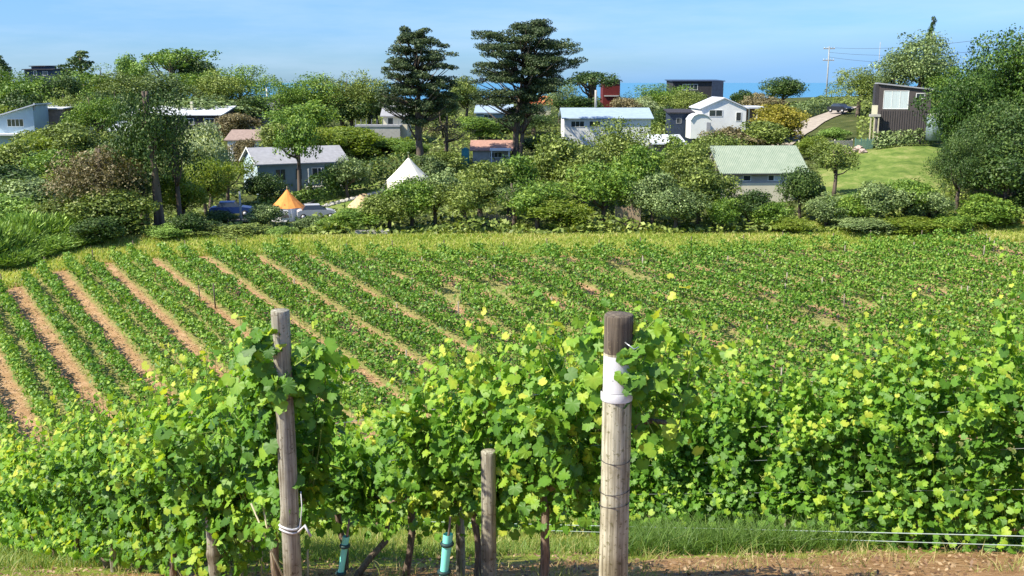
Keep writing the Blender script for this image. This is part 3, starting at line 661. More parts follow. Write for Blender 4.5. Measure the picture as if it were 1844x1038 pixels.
# tents
def belltent(name, label, u, vb, Y, wpx, hpx, topm, wallm):
    o, s = site(name, label, 'tent', u, vb, Y, group=None); n = 14; r = wpx * s / 2; hh = hpx * s; wl_ = hh * .34
    m = MB(); rings = [(r * 1.02, wl_), (r * .62, wl_ + (hh - wl_) * .38), (r * .30, wl_ + (hh - wl_) * .70), (.08, hh)]
    V = [(q * math.cos(2*math.pi*k/n), q * math.sin(2*math.pi*k/n), z - (.05 if k % 2 and i < 2 else 0)) for i, (q, z) in enumerate(rings) for k in range(n)]
    m.add(V, [(i*n+k, i*n+(k+1)%n, (i+1)*n+(k+1)%n, (i+1)*n+k) for i in range(3) for k in range(n)], False); m.add([V[3*n + k] for k in range(n)], [tuple(range(n))]); m.build('roof', topm, o)
    m = MB(); V = [(r * math.cos(2*math.pi*k/n), r * math.sin(2*math.pi*k/n), z) for z in (-.8, wl_ - .03) for k in range(n)]
    m.add(V, [(k, (k+1)%n, n+(k+1)%n, n+k) for k in range(n)]); m.build('wall', wallm, o)
    MB().add([(-.5, -r * 1.03, 0), (.5, -r * 1.03, 0), (0, -r * .78, wl_ * 1.5)], [(0, 1, 2)]).build('doorway_shade', M_dark, o)  # dark triangle paints the shade inside the open doorway
    MB().tube([(0, 0, hh - .1), (0, 0, hh + .35)], .05, 6).build('pole_tip', M_wood, o)
    for k in range(8):
        an = 2*math.pi*(k+.5)/8; MB().tube([(r * math.cos(an), r * math.sin(an), wl_), (r * 1.5 * math.cos(an), r * 1.5 * math.sin(an), -.2)], .012, 4).build('guy_rope', M_cord, o)
belltent('bell_tent', 'orange bell tent with white lower walls beside the hedge', 519, 388, 103, 60, 46, M_orange, M_canvasw)
belltent('white_marquee', 'pointed cream white marquee tent beyond the front trees', 737, 345, 117, 80, 60, M_canvas, M_canvas)

# cars
def car(name, label, u, vb, Y, rz, paint, L=4.3):
    o, s = site(name, label, 'car', u, vb, Y, rz, None); W = .88
    m = MB(); prof = [(-L/2, .35), (-L/2, .82), (-L/2+.25, .95), (-1.0, 1.0), (1.15, .98), (L/2-.2, .85), (L/2, .65), (L/2, .32)]; m.prism(prof, -W, W); m.build('body', paint, o)
    m = MB(); V = []
    for (x0, x1, z, w) in ((-1.45, 1.0, 1.0, .84), (-1.1, .3, 1.42, .68)):
        V += [(x0, -w, z), (x1, -w, z), (x1, w, z), (x0, w, z)]
    m.add(V, [(0, 1, 5, 4), (1, 2, 6, 5), (2, 3, 7, 6), (3, 0, 4, 7)]); m.build('windows', M_glass, o)
    MB().box(-1.14, .34, -.70, .70, 1.42, 1.47).build('roof', paint, o)
    for x in (-1.35, 1.35):
        for y in (-1, 1):
            w = MB().tube([(x, y*.72, .32), (x, y*.90, .32)], .32, 14).build('wheel', M_tyre, o); MB().tube([(x, y*.901, .32), (x, y*.92, .32)], .18, 10).build('rim', M_carsilver, w)
    for y in (-.6, .6): MB().box(L/2-.08, L/2+.02, y-.16, y+.16, .62, .76).build('headlight', M_white, o)
    return o
car('parked_car', 'black car parked at the top of the gravel driveway', 1513, 203, 166, R(-65), M_carblack)
car('parked_car', 'dark blue car in deep shade under the lime green trees', 418, 389, 101, R(10), M_carblue)
car('parked_car', 'silver car parked by the orange bell tent', 570, 394, 101, R(15), M_carsilver, 3.8)

# poles
def pole(label, u, vb, vt, Y, r=.12, arms=0, mat=None, name='power_pole'):
    b = gp(u, Y); t = P(u, vt, Y).z; o = empty(name, b); tag(o, label, 'pole'); hh = t - b.z
    MB().tube([(0, 0, -.5), (0, 0, hh)], [r, r * .7], 8).build('shaft', mat or M_pole, o)
    for k in range(arms):
        MB().box(-1.1, 1.1, -.06, .06, hh - .5 - 2.2 * k, hh - .36 - 2.2 * k).build('crossarm', M_wood, o)
        for x in (-.95, -.4, .4, .95): MB().tube([(x, 0, hh - .36 - 2.2*k), (x, 0, hh - .14 - 2.2*k)], .05, 6).build('insulator', M_white, o)
    return o, Vector((b.x, b.y, t))
_, pt = pole('tall power pole with crossarms standing against the sea haze', 1487, 170, 84, 200, .16, 2)
for k in range(3):
    a = pt + Vector((0, 0, -.2 - .9 * k)); b_ = P(1850, 60 + 24 * k, 120); pts = []
    for i in range(25):
        q = i / 24; p = a.lerp(b_, q); p.z -= 4.5 * q * (1 - q) * .7; pts.append(p)
    tag(MB().tube(pts, .028, 4).build('power_line', M_dark), ['upper', 'middle', 'lower'][k] + ' overhead power line running from the tall power pole toward the big pine', 'cable')
pole('short concrete pole where the ridge road reaches the sea gap', 483, 210, 158, 190, .22, 0, M_white)
pole('plain grey wooden pole beside the blue car', 435, 400, 345, 96, .14, 0)
pole('thin pole above the yellow green tree behind the dark timber house', 1577, 150, 76, 175, .07, 0)

# roads and paths
drape('gravel_path', [tuple(gp(1385, 132)[:2]), tuple(gp(1425, 144)[:2]), tuple(gp(1462, 156)[:2]), tuple(gp(1500, 168)[:2]), tuple(gp(1530, 180)[:2])], 3.8, M_gravel)
drape('road', [tuple(gp(300, 99)[:2]), tuple(gp(400, 101)[:2]), tuple(gp(470, 106)[:2]), tuple(gp(560, 118)[:2])], 4.2, M_asph)
drape('ridge_road', [tuple(gp(440, 160)[:2]), tuple(gp(470, 180)[:2]), tuple(gp(484, 215)[:2]), tuple(gp(486, 250)[:2])], 5, M_asph)
# small ground things
def boulder(u, Y, r, mat, label, name='rock', n=1, group=None, cat='rock'):
    rg = random.Random(int(u * 7)); b = gp(u, Y); m = MB(); import bmesh
    bm = bmesh.new(); bmesh.ops.create_icosphere(bm, subdivisions=2, radius=r)
    for v in bm.verts: v.co *= 1 + rg.uniform(-.22, .22); v.co.z *= .7
    me_ = bpy.data.meshes.new(name); bm.to_mesh(me_); bm.free(); o = link(name, me_, mat); o.location = b + Vector((0, 0, r * .25)); tag(o, label, cat, group); return o
for k in range(16):
    boulder(560 + 9.5 * k, 110 + .55 * k, .36, M_rock, 'pale rock in the row edging the foot of the long dark hedge', group='rocks along the hedge')
for k in range(9):
    boulder(1376 + 6 * (k % 5), 118 + 1.2 * (k // 5), .5, M_stone, 'broken pinkish boulder heaped beyond the green roof', group='rubble heap boulders')
for k in range(7):
    boulder(1500 + 9 * k, 124 + (k % 3), .55, M_stone, 'pale garden boulder on the bank under the dark timber house deck', group='boulders on the bank')
def mound(u, Y, w, hh, mat, label, name, cat):
    b = gp(u, Y); m = MB(); n = 20; V = [(0, 0, hh)]; rg = random.Random(u)
    for i in range(1, 6):
        for k in range(n): a = 2*math.pi*k/n; q = i/5*w*(1+rg.uniform(-.08, .08)); V.append((q*math.cos(a), q*.8*math.sin(a), hh*(math.cos(i/5*math.pi)*.5+.5) + rg.uniform(-.05, .05) - (.2 if i == 5 else 0)))
    Fs = [(0, 1+k, 1+(k+1)%n) for k in range(n)] + [(1+i*n+k, 1+i*n+(k+1)%n, 1+(i+1)*n+(k+1)%n, 1+(i+1)*n+k) for i in range(4) for k in range(n)]
    m.add(V, Fs, True); o = m.build(name, mat); o.location = b; tag(o, label, cat)
mound(655, 111, 1.9, 1.3, M_straw, 'heap of dry straw coloured cuttings on the lawn', 'straw_heap', 'heap')
m = MB(); m.box(-1.5, 1.5, -.5, .5, -.3, .5); o = m.build('concrete_trough', M_conc); o.location = gp(671, 89); tag(o, 'low pale concrete trough in the grass behind the vineyard', 'trough')

# ================================================================== trees and bushes
T = [
 # ridge, seen above the pale blue house and beyond
 (8, 195, 96, 60, 'cone', L_dark, 'dark narrow conifer at the ridge end beside the dark ridge-top house'),
 (18, 178, 112, 95, 'big', L_mid, 'bushy green tree on the ridge above the pale blue house roof'),
 (72, 172, 134, 95, 'round', L_mid, 'rounded tree directly below the dark navy ridge house'),
 (118, 172, 126, 60, 'round', L_dark, 'dark round tree over the tiny cream cottage'),
 (150, 196, 86, 104, 'cone', L_dark, 'pointed conifer standing highest on the ridge over the pale blue house'),
 (176, 180, 114, 120, 'big', L_mid, 'broad tree just beyond the pointed ridge conifer'),
 (246, 205, 92, 50, 'round', L_scrub, 'small pale green tree top poking above the ridge line'),
 (315, 205, 76, 110, 'umbrella', L_mid, 'wide spreading ridge tree with sky showing through its crown'),
 (358, 206, 90, 60, 'round', L_dark, 'dark lobe-shaped tree touching the wide spreading ridge tree'),
 (225, 178, 120, 110, 'big', L_olive, 'olive toned tree on the ridge above the long white roof'),
 (280, 182, 118, 130, 'big', L_grey, 'greyish green tree beneath the wide spreading ridge tree'),
 (350, 188, 122, 120, 'big', L_mid, 'thick green tree above the long white roof'),
 (400, 186, 122, 110, 'big', L_olive, 'olive tree in the ridge wood above the white roof end'),
 (438, 192, 106, 96, 'big', L_mid, 'tall rounded tree on the ridge beside the open sea gap'),
 (455, 180, 165, 56, 'bush', L_dark, 'dark bush at the foot of the tree by the sea gap'),
 (380, 176, 166, 120, 'bush', L_grey, 'grey green scrub clump just above the long white roof'),
 (20, 165, 160, 60, 'bush', L_dark, 'dark bush uphill of the pale blue house'),
 (62, 163, 162, 80, 'bush', L_dark, 'very dark bush close above the pale blue house'),
 (10, 158, 182, 60, 'bush', L_lime, 'bright lime bush beside the pale blue house'),
 (130, 160, 158, 84, 'big', L_olive, 'olive tree behind the low white-edged house'),
 (176, 150, 160, 90, 'big', L_mid, 'full green tree next to the small white shed'),
 (205, 158, 150, 80, 'big', L_dark, 'shadowy tree uphill of the small white shed'),
 # below the pale blue house
 (105, 135, 214, 100, 'round', L_olive, 'tawny olive tree below the low white-edged house'),
 (60, 128, 238, 100, 'round', L_lime, 'yellow green tree just below the pale blue house'),
 (150, 130, 222, 100, 'round', L_olive, 'olive tree between the pale blue house and the small shed'),
 (15, 120, 250, 100, 'bush', L_olive, 'yellowish bush downhill of the pale blue house deck'),
 (205, 128, 250, 90, 'round', L_grey, 'silver grey tree under the small white shed'),
 (110, 114, 262, 110, 'round', L_mid, 'deep green tree on the bank above the feathery scrub'),
 (30, 108, 290, 110, 'bush', L_dark, 'dark bush on the bank above the feathery scrub'),
 (150, 106, 300, 110, 'round', L_lime, 'light green tree behind the brown twiggy tree'),
 (75, 100, 312, 110, 'bush', L_grey, 'grey green bush on top of the feathery scrub bank'),
 (20, 95, 345, 110, 'bush', L_scrub, 'light bush bordering the feathery scrub'),
 (115, 90, 345, 90, 'bush', L_olive, 'tawny olive bush behind the feathery scrub'),
 (185, 90, 246, 140, 'tall', L_rus, 'brown twiggy half bare tree beside the tall thin pine'),
 (215, 88, 330, 110, 'bush', L_olive, 'olive dry bush under the twiggy tree'),
 (180, 84, 385, 80, 'bush', L_dark, 'dark low bush where the feathery scrub meets the vineyard grass'),
 (288, 91, 132, 140, 'tall', L_dark, 'tall thin dark pine with bare pale trunk by the vineyard grass'),
 (262, 95, 205, 120, 'tall', L_olive, 'open twiggy olive tree entwined with the tall thin pine'),
 (325, 93, 215, 100, 'sparse', L_dark, 'bare brown branched tree beside the tall thin pine'),
 (240, 92, 300, 80, 'slim', L_dark, 'dark slender tree at the foot of the tall thin pine'),
 (330, 97, 300, 80, 'round', L_lime, 'leafy lime tree beyond the tall thin pine'),
 (378, 112, 212, 84, 'round', L_pale, 'pale silvery round olive tree in front of the long white roof'),
 (372, 104, 276, 70, 'round', L_lime, 'bright green tree under the pale silvery olive tree'),
 (412, 108, 282, 74, 'slim', L_lime, 'yellow green tree with thin trunk beside the grey blue house'),
 (350, 120, 240, 60, 'bush', L_dark, 'dark foliage beside the pale silvery olive tree'),
 (345, 88, 376, 60, 'bush', L_dark, 'dark rounded bush at the grass edge near the blue car'),
 (300, 86, 405, 60, 'bush', L_scrub, 'low green bush at the foot of the bare pale trunk'),
 (420, 88, 400, 100, 'bush', L_olive, 'straw tinted low bush in front of the blue car'),
 (400, 95, 374, 46, 'bush', L_dark, 'added dark bush standing in for shade over the dark blue car'),  # bush added so the car looks deep in shade
 (476, 93, 362, 66, 'round', L_grey, 'grey green rounded tree close to the orange bell tent'),
 (500, 89, 412, 50, 'bush', L_scrub, 'green bush in front of the orange bell tent'),
 (560, 92, 385, 50, 'bush', L_grey, 'small silvery bush beside the silver car'),
 (425, 158, 198, 60, 'bush', L_rus, 'russet bush beside the long white roof end'),
 (448, 135, 240, 50, 'bush', L_rus, 'tawny bush above the grey blue house gable'),
 # between the sea gap and the first cypress
 (515, 168, 134, 76, 'big', L_mid, 'light green tree standing beside the sea gap road'),
 (565, 172, 122, 110, 'big', L_mid, 'tall broad tree crowning the hill left of the twin cypresses'),
 (618, 170, 128, 90, 'big', L_olive, 'olive tree in the dense wood left of the first cypress'),
 (665, 172, 124, 90, 'big', L_olive, 'brownish green tree against the first cypress'),
 (632, 170, 172, 80, 'round', L_dark, 'dark tree over the pavilion deck'),
 (680, 176, 160, 60, 'round', L_dark, 'dark tree behind the pavilion roof'),
 (545, 150, 178, 110, 'round', L_mid, 'green tree halfway up the slope over the grey blue house'),
 (500, 140, 214, 60, 'bush', L_olive, 'olive bush over the grey roof end'),
 (540, 116, 202, 84, 'slim', L_mid, 'upright tree standing right before the grey blue house wall'),
 (580, 138, 222, 70, 'bush', L_lime, 'bright bush above the grey roof'),
 (635, 142, 222, 90, 'bush', L_lime, 'lime bush below the pavilion deck'),
 (690, 146, 244, 90, 'bush', L_mid, 'green bush under the pavilion deck wall'),
 (742, 140, 252, 50, 'bush', L_mid, 'leafy bush beside the first cypress trunk'),
 (628, 116, 278, 64, 'round', L_grey, 'grey twiggy rounded tree at the bend of the dark hedge'),
 (600, 142, 240, 60, 'bush', L_grey, 'grey bush tucked against the grey roof'),
 (800, 134, 198, 84, 'sparse', L_rus, 'brown open tree between the twin cypress trees'),
 (838, 186, 132, 60, 'round', L_olive, 'small ridge tree in the gap between the twin cypresses'),
 (795, 178, 160, 60, 'bush', L_dark, 'dark ridge bush between the twin cypress trees'),
 (862, 156, 205, 60, 'bush', L_mid, 'green bush in front of the shaded house'),
 (800, 122, 262, 70, 'bush', L_olive, 'olive bush near the small teal water tank'),
 (770, 120, 270, 60, 'bush', L_grey, 'grey bush at the base of the first cypress'),
 (960, 160, 195, 90, 'big', L_dark, 'dark tree crowding the second cypress trunks'),
 (905, 165, 212, 60, 'bush', L_dark, 'dark bush under the shaded house'),
 (975, 138, 236, 70, 'bush', L_dark, 'shadowy bush below the second cypress'),
 (478, 113, 306, 66, 'round', L_dark, 'dark rounded tree under the grey blue house gable'),
 (600, 117, 290, 50, 'bush', L_mid, 'small green bush against the grey blue house end'),
 # around the pale roofed house
 (1008, 178, 140, 66, 'big', L_grey, 'grey green tree by the orange tiled roof'),
 (1062, 190, 120, 100, 'umbrella', L_dark, 'dark spreading tree beside the red building'),
 (1050, 176, 165, 80, 'bush', L_dark, 'dark bush at the foot of the spreading tree'),
 (1130, 172, 170, 56, 'bush', L_rus, 'reddish bush under the red building'),
 (1190, 186, 145, 100, 'big', L_mid, 'green tree before the dark flat-topped house'),
 (1240, 178, 156, 80, 'big', L_olive, 'olive tree close under the dark flat-topped house'),
 (1160, 172, 168, 50, 'bush', L_pale, 'pale flowering bush near the red building'),
 (1200, 165, 190, 50, 'bush', L_dark, 'dark bush behind the navy shed'),
 (1336, 190, 158, 40, 'bush', L_dark, 'dark rounded bush behind the white gabled house'),
 (1410, 195, 134, 66, 'round', L_dark, 'round dark tree on the ridge near the power pole'),
 (1370, 178, 166, 60, 'bush', L_rus, 'russet hedge bush behind the yellow bush'),
 (1395, 140, 176, 76, 'bush', L_yel, 'bright yellow bush beside the white gabled house'),
 (1365, 132, 208, 90, 'bush', L_olive, 'brown green bush under the bright yellow bush'),
 (1408, 140, 214, 40, 'bush', L_dark, 'dark bush at the foot of the driveway hedge'),
 (1310, 130, 222, 80, 'bush', L_rus, 'brownish bush below the white gabled house'),
 (1458, 124, 240, 44, 'bush', L_lime, 'pale green bush beside the gravel driveway'),
 (1500, 134, 226, 44, 'bush', L_scrub, 'small bush in front of the black car'),
 (1490, 118, 250, 70, 'slim', L_olive, 'thin tree by the pale retaining wall'),
 (1545, 158, 112, 84, 'big', L_olive, 'yellow green tree behind the dark timber house'),
 (1600, 156, 100, 70, 'big', L_grey, 'silvery tree above the dark timber house roof'),
 (1648, 155, 44, 125, 'big', L_grey, 'large silver leaved tree rising behind the dark timber house'),
 (1668, 160, 24, 34, 'cone', L_dark, 'dark tufted tree top above the large silver tree'),
 (1700, 150, 108, 80, 'big', L_mid, 'green tree between the silver tree and the big pine'),
 # right-hand pines
 (1765, 112, 84, 160, 'pine', L_pine, 'huge bright green pine beside the dark timber house'),
 (1832, 112, 46, 170, 'pine', L_pine, 'tall green pine at the end of the wood, highest of the pines'),
 (1815, 124, 44, 70, 'sparse', L_pale, 'pale wispy tree top behind the highest pine'),
 (1742, 108, 112, 100, 'pine', L_pine, 'pine with rounded crown next to the grey water tank'),
 (1758, 100, 200, 110, 'pine', L_dark, 'shadowy pine with dark branches above the lawn end'),
 (1820, 98, 170, 150, 'pine', L_dark, 'dark heavy pine low in the wood'),
 (1722, 94, 234, 80, 'pine', L_dark, 'dark green conical tree at the end of the sloping lawn'),
 (1800, 92, 262, 110, 'round', L_dark, 'rounded dark tree in front of the heavy pine'),
 (1780, 90, 345, 90, 'bush', L_mid, 'green bush at the foot of the dark trees by the grass strip'),
 (1850, 92, 330, 90, 'bush', L_dark, 'dark bush closing the tree line beside the grass strip'),
 # belt of trees behind the vineyard
 (600, 91, 386, 56, 'bush', L_mid, 'green bush beside the lawn at the tree belt start'),
 (646, 91, 372, 84, 'round', L_mid, 'leafy green tree in front of the lawn'),
 (700, 92, 338, 90, 'round', L_olive, 'olive tree just in front of the white marquee'),
 (742, 93, 312, 84, 'round', L_mid, 'bluish green tree hiding the foot of the white marquee'),
 (785, 94, 298, 80, 'round', L_grey, 'grey leaved tree beside the white marquee'),
 (835, 92, 318, 84, 'round', L_olive, 'olive tree near the paling fence'),
 (868, 98, 282, 100, 'round', L_olive, 'tall olive brown tree below the red roofed bungalow'),
 (915, 100, 272, 90, 'round', L_mid, 'green tree below the second cypress'),
 (925, 93, 320, 80, 'sparse', L_grey, 'sparse grey tree over the paling fence'),
 (968, 92, 322, 100, 'round', L_mid, 'dense green tree between the paling fence and the timber fence'),
 (1010, 91, 348, 90, 'bush', L_lime, 'bright yellow green bush along the grass strip'),
 (1000, 106, 232, 110, 'round', L_olive, 'golden olive tree in front of the pale blue roof end'),
 (1050, 102, 262, 100, 'round', L_olive, 'brown olive tree of the tree belt below the pale blue roof'),
 (1118, 112, 200, 135, 'big', L_olive, 'broad sunlit olive tree covering the pale roofed house'),
 (1085, 93, 290, 96, 'round', L_mid, 'green tree left of the timber fence'),
 (1140, 98, 252, 90, 'round', L_mid, 'leafy tree under the carport'),
 (1172, 92, 304, 80, 'round', L_grey, 'silver leaved tree overhanging the timber fence'),
 (1215, 90, 330, 90, 'round', L_grey, 'silver green bushy tree right of the timber fence'),
 (1262, 93, 292, 100, 'round', L_olive, 'dark olive tree standing before the green roofed house corner'),
 (1240, 106, 254, 90, 'round', L_olive, 'golden green tree uphill of the silver trees'),
 (1288, 118, 232, 90, 'round', L_olive, 'brown olive tree above the green roof'),
 (1225, 118, 242, 60, 'bush', L_mid, 'green bush beside the slanting carport roof'),
 (1300, 90, 348, 60, 'round', L_mid, 'mid green tree under the cream wall of the green roofed house'),
 (1345, 91, 336, 66, 'round', L_dark, 'dark tree right in front of the cream wall'),
 (1390, 90, 352, 56, 'bush', L_mid, 'green bush under the green roofed house windows'),
 (1440, 94, 292, 66, 'round', L_dark, 'dark green round tree at the end of the green roof'),
 (1420, 88, 385, 60, 'bush', L_lime, 'lime bush by the grass strip under the dark round tree'),
 (1488, 91, 345, 76, 'round', L_grey, 'grey tree at the foot of the sloping lawn'),
 (1535, 90, 340, 70, 'round', L_mid, 'green tree at the foot of the sloping lawn'),
 (1500, 104, 256, 76, 'slim', L_olive, 'thin tree standing on the sloping lawn side'),
 (1582, 90, 322, 84, 'round', L_grey, 'silvery tree beneath the middle of the lawn'),
 (1632, 91, 316, 84, 'round', L_mid, 'leafy tree beneath the upper lawn'),
 (1670, 90, 336, 66, 'bush', L_grey, 'grey bush between lawn and dark conical tree'),
 (1560, 88, 388, 90, 'bush', L_grey, 'low silvery bush along the grass strip'),
 (1640, 88, 385, 90, 'bush', L_lime, 'low lime bush along the grass strip'),
 (1715, 88, 380, 70, 'bush', L_mid, 'low green bush at the dry grass patch'),
]
for r_ in T: tree(*r_)
for (u, Y, vt, w, lb) in [(5, 80, 398, 84, 'feathery pale scrub nearest the vineyard corner'), (45, 84, 376, 84, 'tall feathery silver green scrub clump'), (100, 86, 380, 80, 'feathery scrub clump under the tawny olive bush'),
                      (20, 78, 440, 70, 'low feathery scrub touching the first vine rows'), (85, 82, 420, 80, 'rounded feathery scrub above the vine row ends'), (140, 84, 414, 64, 'small feathery scrub at the grass edge'), (-40, 78, 385, 90, 'feathery scrub running out of the picture beside the vineyard'), (60, 80, 445, 60, 'smallest feathery scrub clump beside the vine rows')]:
    tree(u, Y, vt, w, 'feather', L_scrub, lb, 'feathery scrub beside the vineyard')

# hedges
def hedge(label, pts, w, hpx, mat, seed):
    """pts: (u, Y); hedge with a box-like clipped body of leaf clumps"""
    rng = np.random.default_rng(seed); G = [gp(u, Y) for u, Y in pts]; C = []; N = []
    L = sum((b - a).length for a, b in zip(G[:-1], G[1:])); base = G[0]
    for a, b in zip(G[:-1], G[1:]):
        l = (b - a).length; k = int(l * 170); t = rng.random(k); d = (b - a).normalized(); s = Vector((d.y, -d.x, 0))
        hh = hpx * px(a.y); ang = rng.uniform(-.2, math.pi + .2, k)
        off = w / 2 * np.cos(ang) * rng.uniform(.8, 1.05, k); zz = hh * (.35 + .65 * np.sin(ang)) * rng.uniform(.8, 1.05, k); low = rng.random(k) < .45
        off = np.where(low, np.sign(off) * w / 2 * rng.uniform(.85, 1, k), off); zz = np.where(low, hh * rng.random(k) * .7, zz)
        c = np.stack([a.x + (b.x - a.x) * t + s.x * off, a.y + (b.y - a.y) * t + s.y * off, a.z + (b.z - a.z) * t + zz], 1) - np.array(base)
        C.append(c); N.append(np.stack([s.x * off, s.y * off, zz * .8], 1))
    C = np.concatenate(C); N = np.concatenate(N); N /= np.linalg.norm(N, axis=1)[:, None] + 1e-6
    V, Fc = cards(C, N, .17, rng); o = link('hedge', mesh_np('hedge', V, Fc, 4, np.repeat(np.clip(rng.normal(.45, .22, len(C)), 0, .9), 4)), mat)
    o.location = base; tag(o, label, 'hedge')
hedge('long dark hedge climbing diagonally behind the orange tent', [(560, 112), (620, 118), (680, 121), (745, 123)], 2.4, 54, L_dark, 1)
hedge('low hedge in front of the grey blue house', [(470, 112), (540, 114), (600, 116)], 1.5, 22, L_scrub, 2)
hedge('hedge of grey green shrubs lining the gravel driveway', [(1392, 150), (1425, 161), (1455, 171), (1485, 181)], 2.4, 28, L_grey, 3)
hedge('clipped pale green hedge under the dark timber house', [(1568, 125.5), (1610, 125), (1650, 125), (1680, 125.5)], 1.8, 28, L_grey, 4)
hedge('bright green hedge beyond the pavilion deck', [(560, 146), (620, 147), (700, 147), (740, 148)], 2.5, 24, L_lime, 5)

# the two tall macrocarpa cypresses with flat layered branches
def macrocarpa(label, u, Y, vtop, wpx, layers, seed, lean, multi, bare):
    rng = np.random.default_rng(seed); b = gp(u, Y); hh = P(u, vtop, Y).z - b.z; W = wpx * px(Y, vtop) / 2; o = empty('cypress_tree', b); tag(o, label, 'tree', 'tall cypress trees')
    tr = MB(); L = []
    stems = []
    for q in range(multi):
        x1, y1 = lean + rng.uniform(-.25, .25) * W * (multi > 1), rng.uniform(-.3, .3) * (multi > 1); top = hh * (.97 if q == 0 else rng.uniform(.72, .93))
        pts = [Vector((x1 * t + (q - (multi-1)/2) * .5 * (multi > 1), y1 * t, -.6 + (top + .6) * t)) for t in np.linspace(0, 1, 9)]
        pts = [p + Vector((math.sin(i * 1.7 + q) * .12, 0, 0)) for i, p in enumerate(pts)]
        tr.tube(pts, [.55 / math.sqrt(multi) * (1 - .9 * t) + .03 for t in np.linspace(0, 1, 9)], 9); stems.append(pts)
    for (f, left, right, dens) in layers:       # height fraction, reach to each side (fraction of W)
        z = hh * f; k = int(7 * dens)
        for j in range(k):
            an = 2 * math.pi * (j + rng.random()) / k; cx, cy = math.cos(an), math.sin(an)
            reach = (right if cx > 0 else left) * W * abs(cx) + W * .75 * max(left, right) * abs(cy); reach *= rng.uniform(.72, 1.05)
            st = stems[rng.integers(multi)]; s0 = st[min(8, int(f * 8.0 * .93))]
            e = Vector((s0.x + cx * reach, s0.y + cy * reach, z + rng.uniform(-.038, .036) * hh)); a0 = Vector((s0.x, s0.y, min(s0.z, z - .04 * hh)))
            mid = a0.lerp(e, .55) + Vector((0, 0, -.01 * hh))
            tr.tube([a0, mid, e], [.13, .08, .02], 5)
            for q in range(9):
                t = .30 + .75 * (q + rng.random()) / 9; p = a0.lerp(e, min(t, 1.05)); p.z = z + (e.z - z) * t + rng.uniform(-.008, .02) * hh
                L.append((p.x + rng.normal(0, .35), p.y + rng.normal(0, .35), p.z, rng.uniform(.045, .082) * W * 2))
    C, N, Tt = [], [], []
    for (x, y, z, r) in L:
        k = int(105 * r * r * 1.6); d = sphere_dirs(k, rng); rr = rng.uniform(.6, 1.1, k)[:, None]; c = d * r * rr; c[:, 2] *= .42
        C.append(c + (x, y, z)); d[:, 2] = abs(d[:, 2]) + .4; N.append(d); Tt.append(np.clip(rng.normal(.42 + rng.uniform(-.12, .12), .2, k), 0, .85))
    C = np.concatenate(C); N = np.concatenate(N); V, Fc = cards(C, N, .135, rng, .5, .8)
    tr.build('trunk', M_bark, o); link('crown', mesh_np('crown', V, Fc, 4, np.repeat(np.concatenate(Tt), 4)), L_cyp, o)
mac1 = [(.985, .45, .30, .8), (.93, .42, .62, 1), (.87, .62, .74, 1.1), (.81, .80, .78, 1.2), (.75, .86, .98, 1.3), (.69, .86, .86, 1.3), (.63, .88, .92, 1.3), (.57, 1.0, .96, 1.4), (.51, .98, .90, 1.4), (.45, .66, .84, 1.1), (.39, .34, .60, .7)]
mac2 = [(.985, .30, .42, .8), (.94, .85, .55, 1.2), (.88, .72, .80, 1.2), (.83, .86, .92, 1.3), (.77, .95, .92, 1.4), (.71, .84, 1.05, 1.4), (.65, 1.0, .78, 1.4), (.59, .92, .62, 1.3), (.52, .94, .55, 1.2), (.46, .80, .48, 1.0), (.40, .76, .45, .8), (.34, .5, .4, .6)]
macrocarpa('tall cypress with one bare lower trunk beside the pavilion', 757, 128, 58, 140, mac1, 5, -.3, 1, .4)
macrocarpa('tall flat-layered cypress with several trunks beside the pale roofed house', 928, 136, 44, 170, mac2, 9, .9, 3, .35)

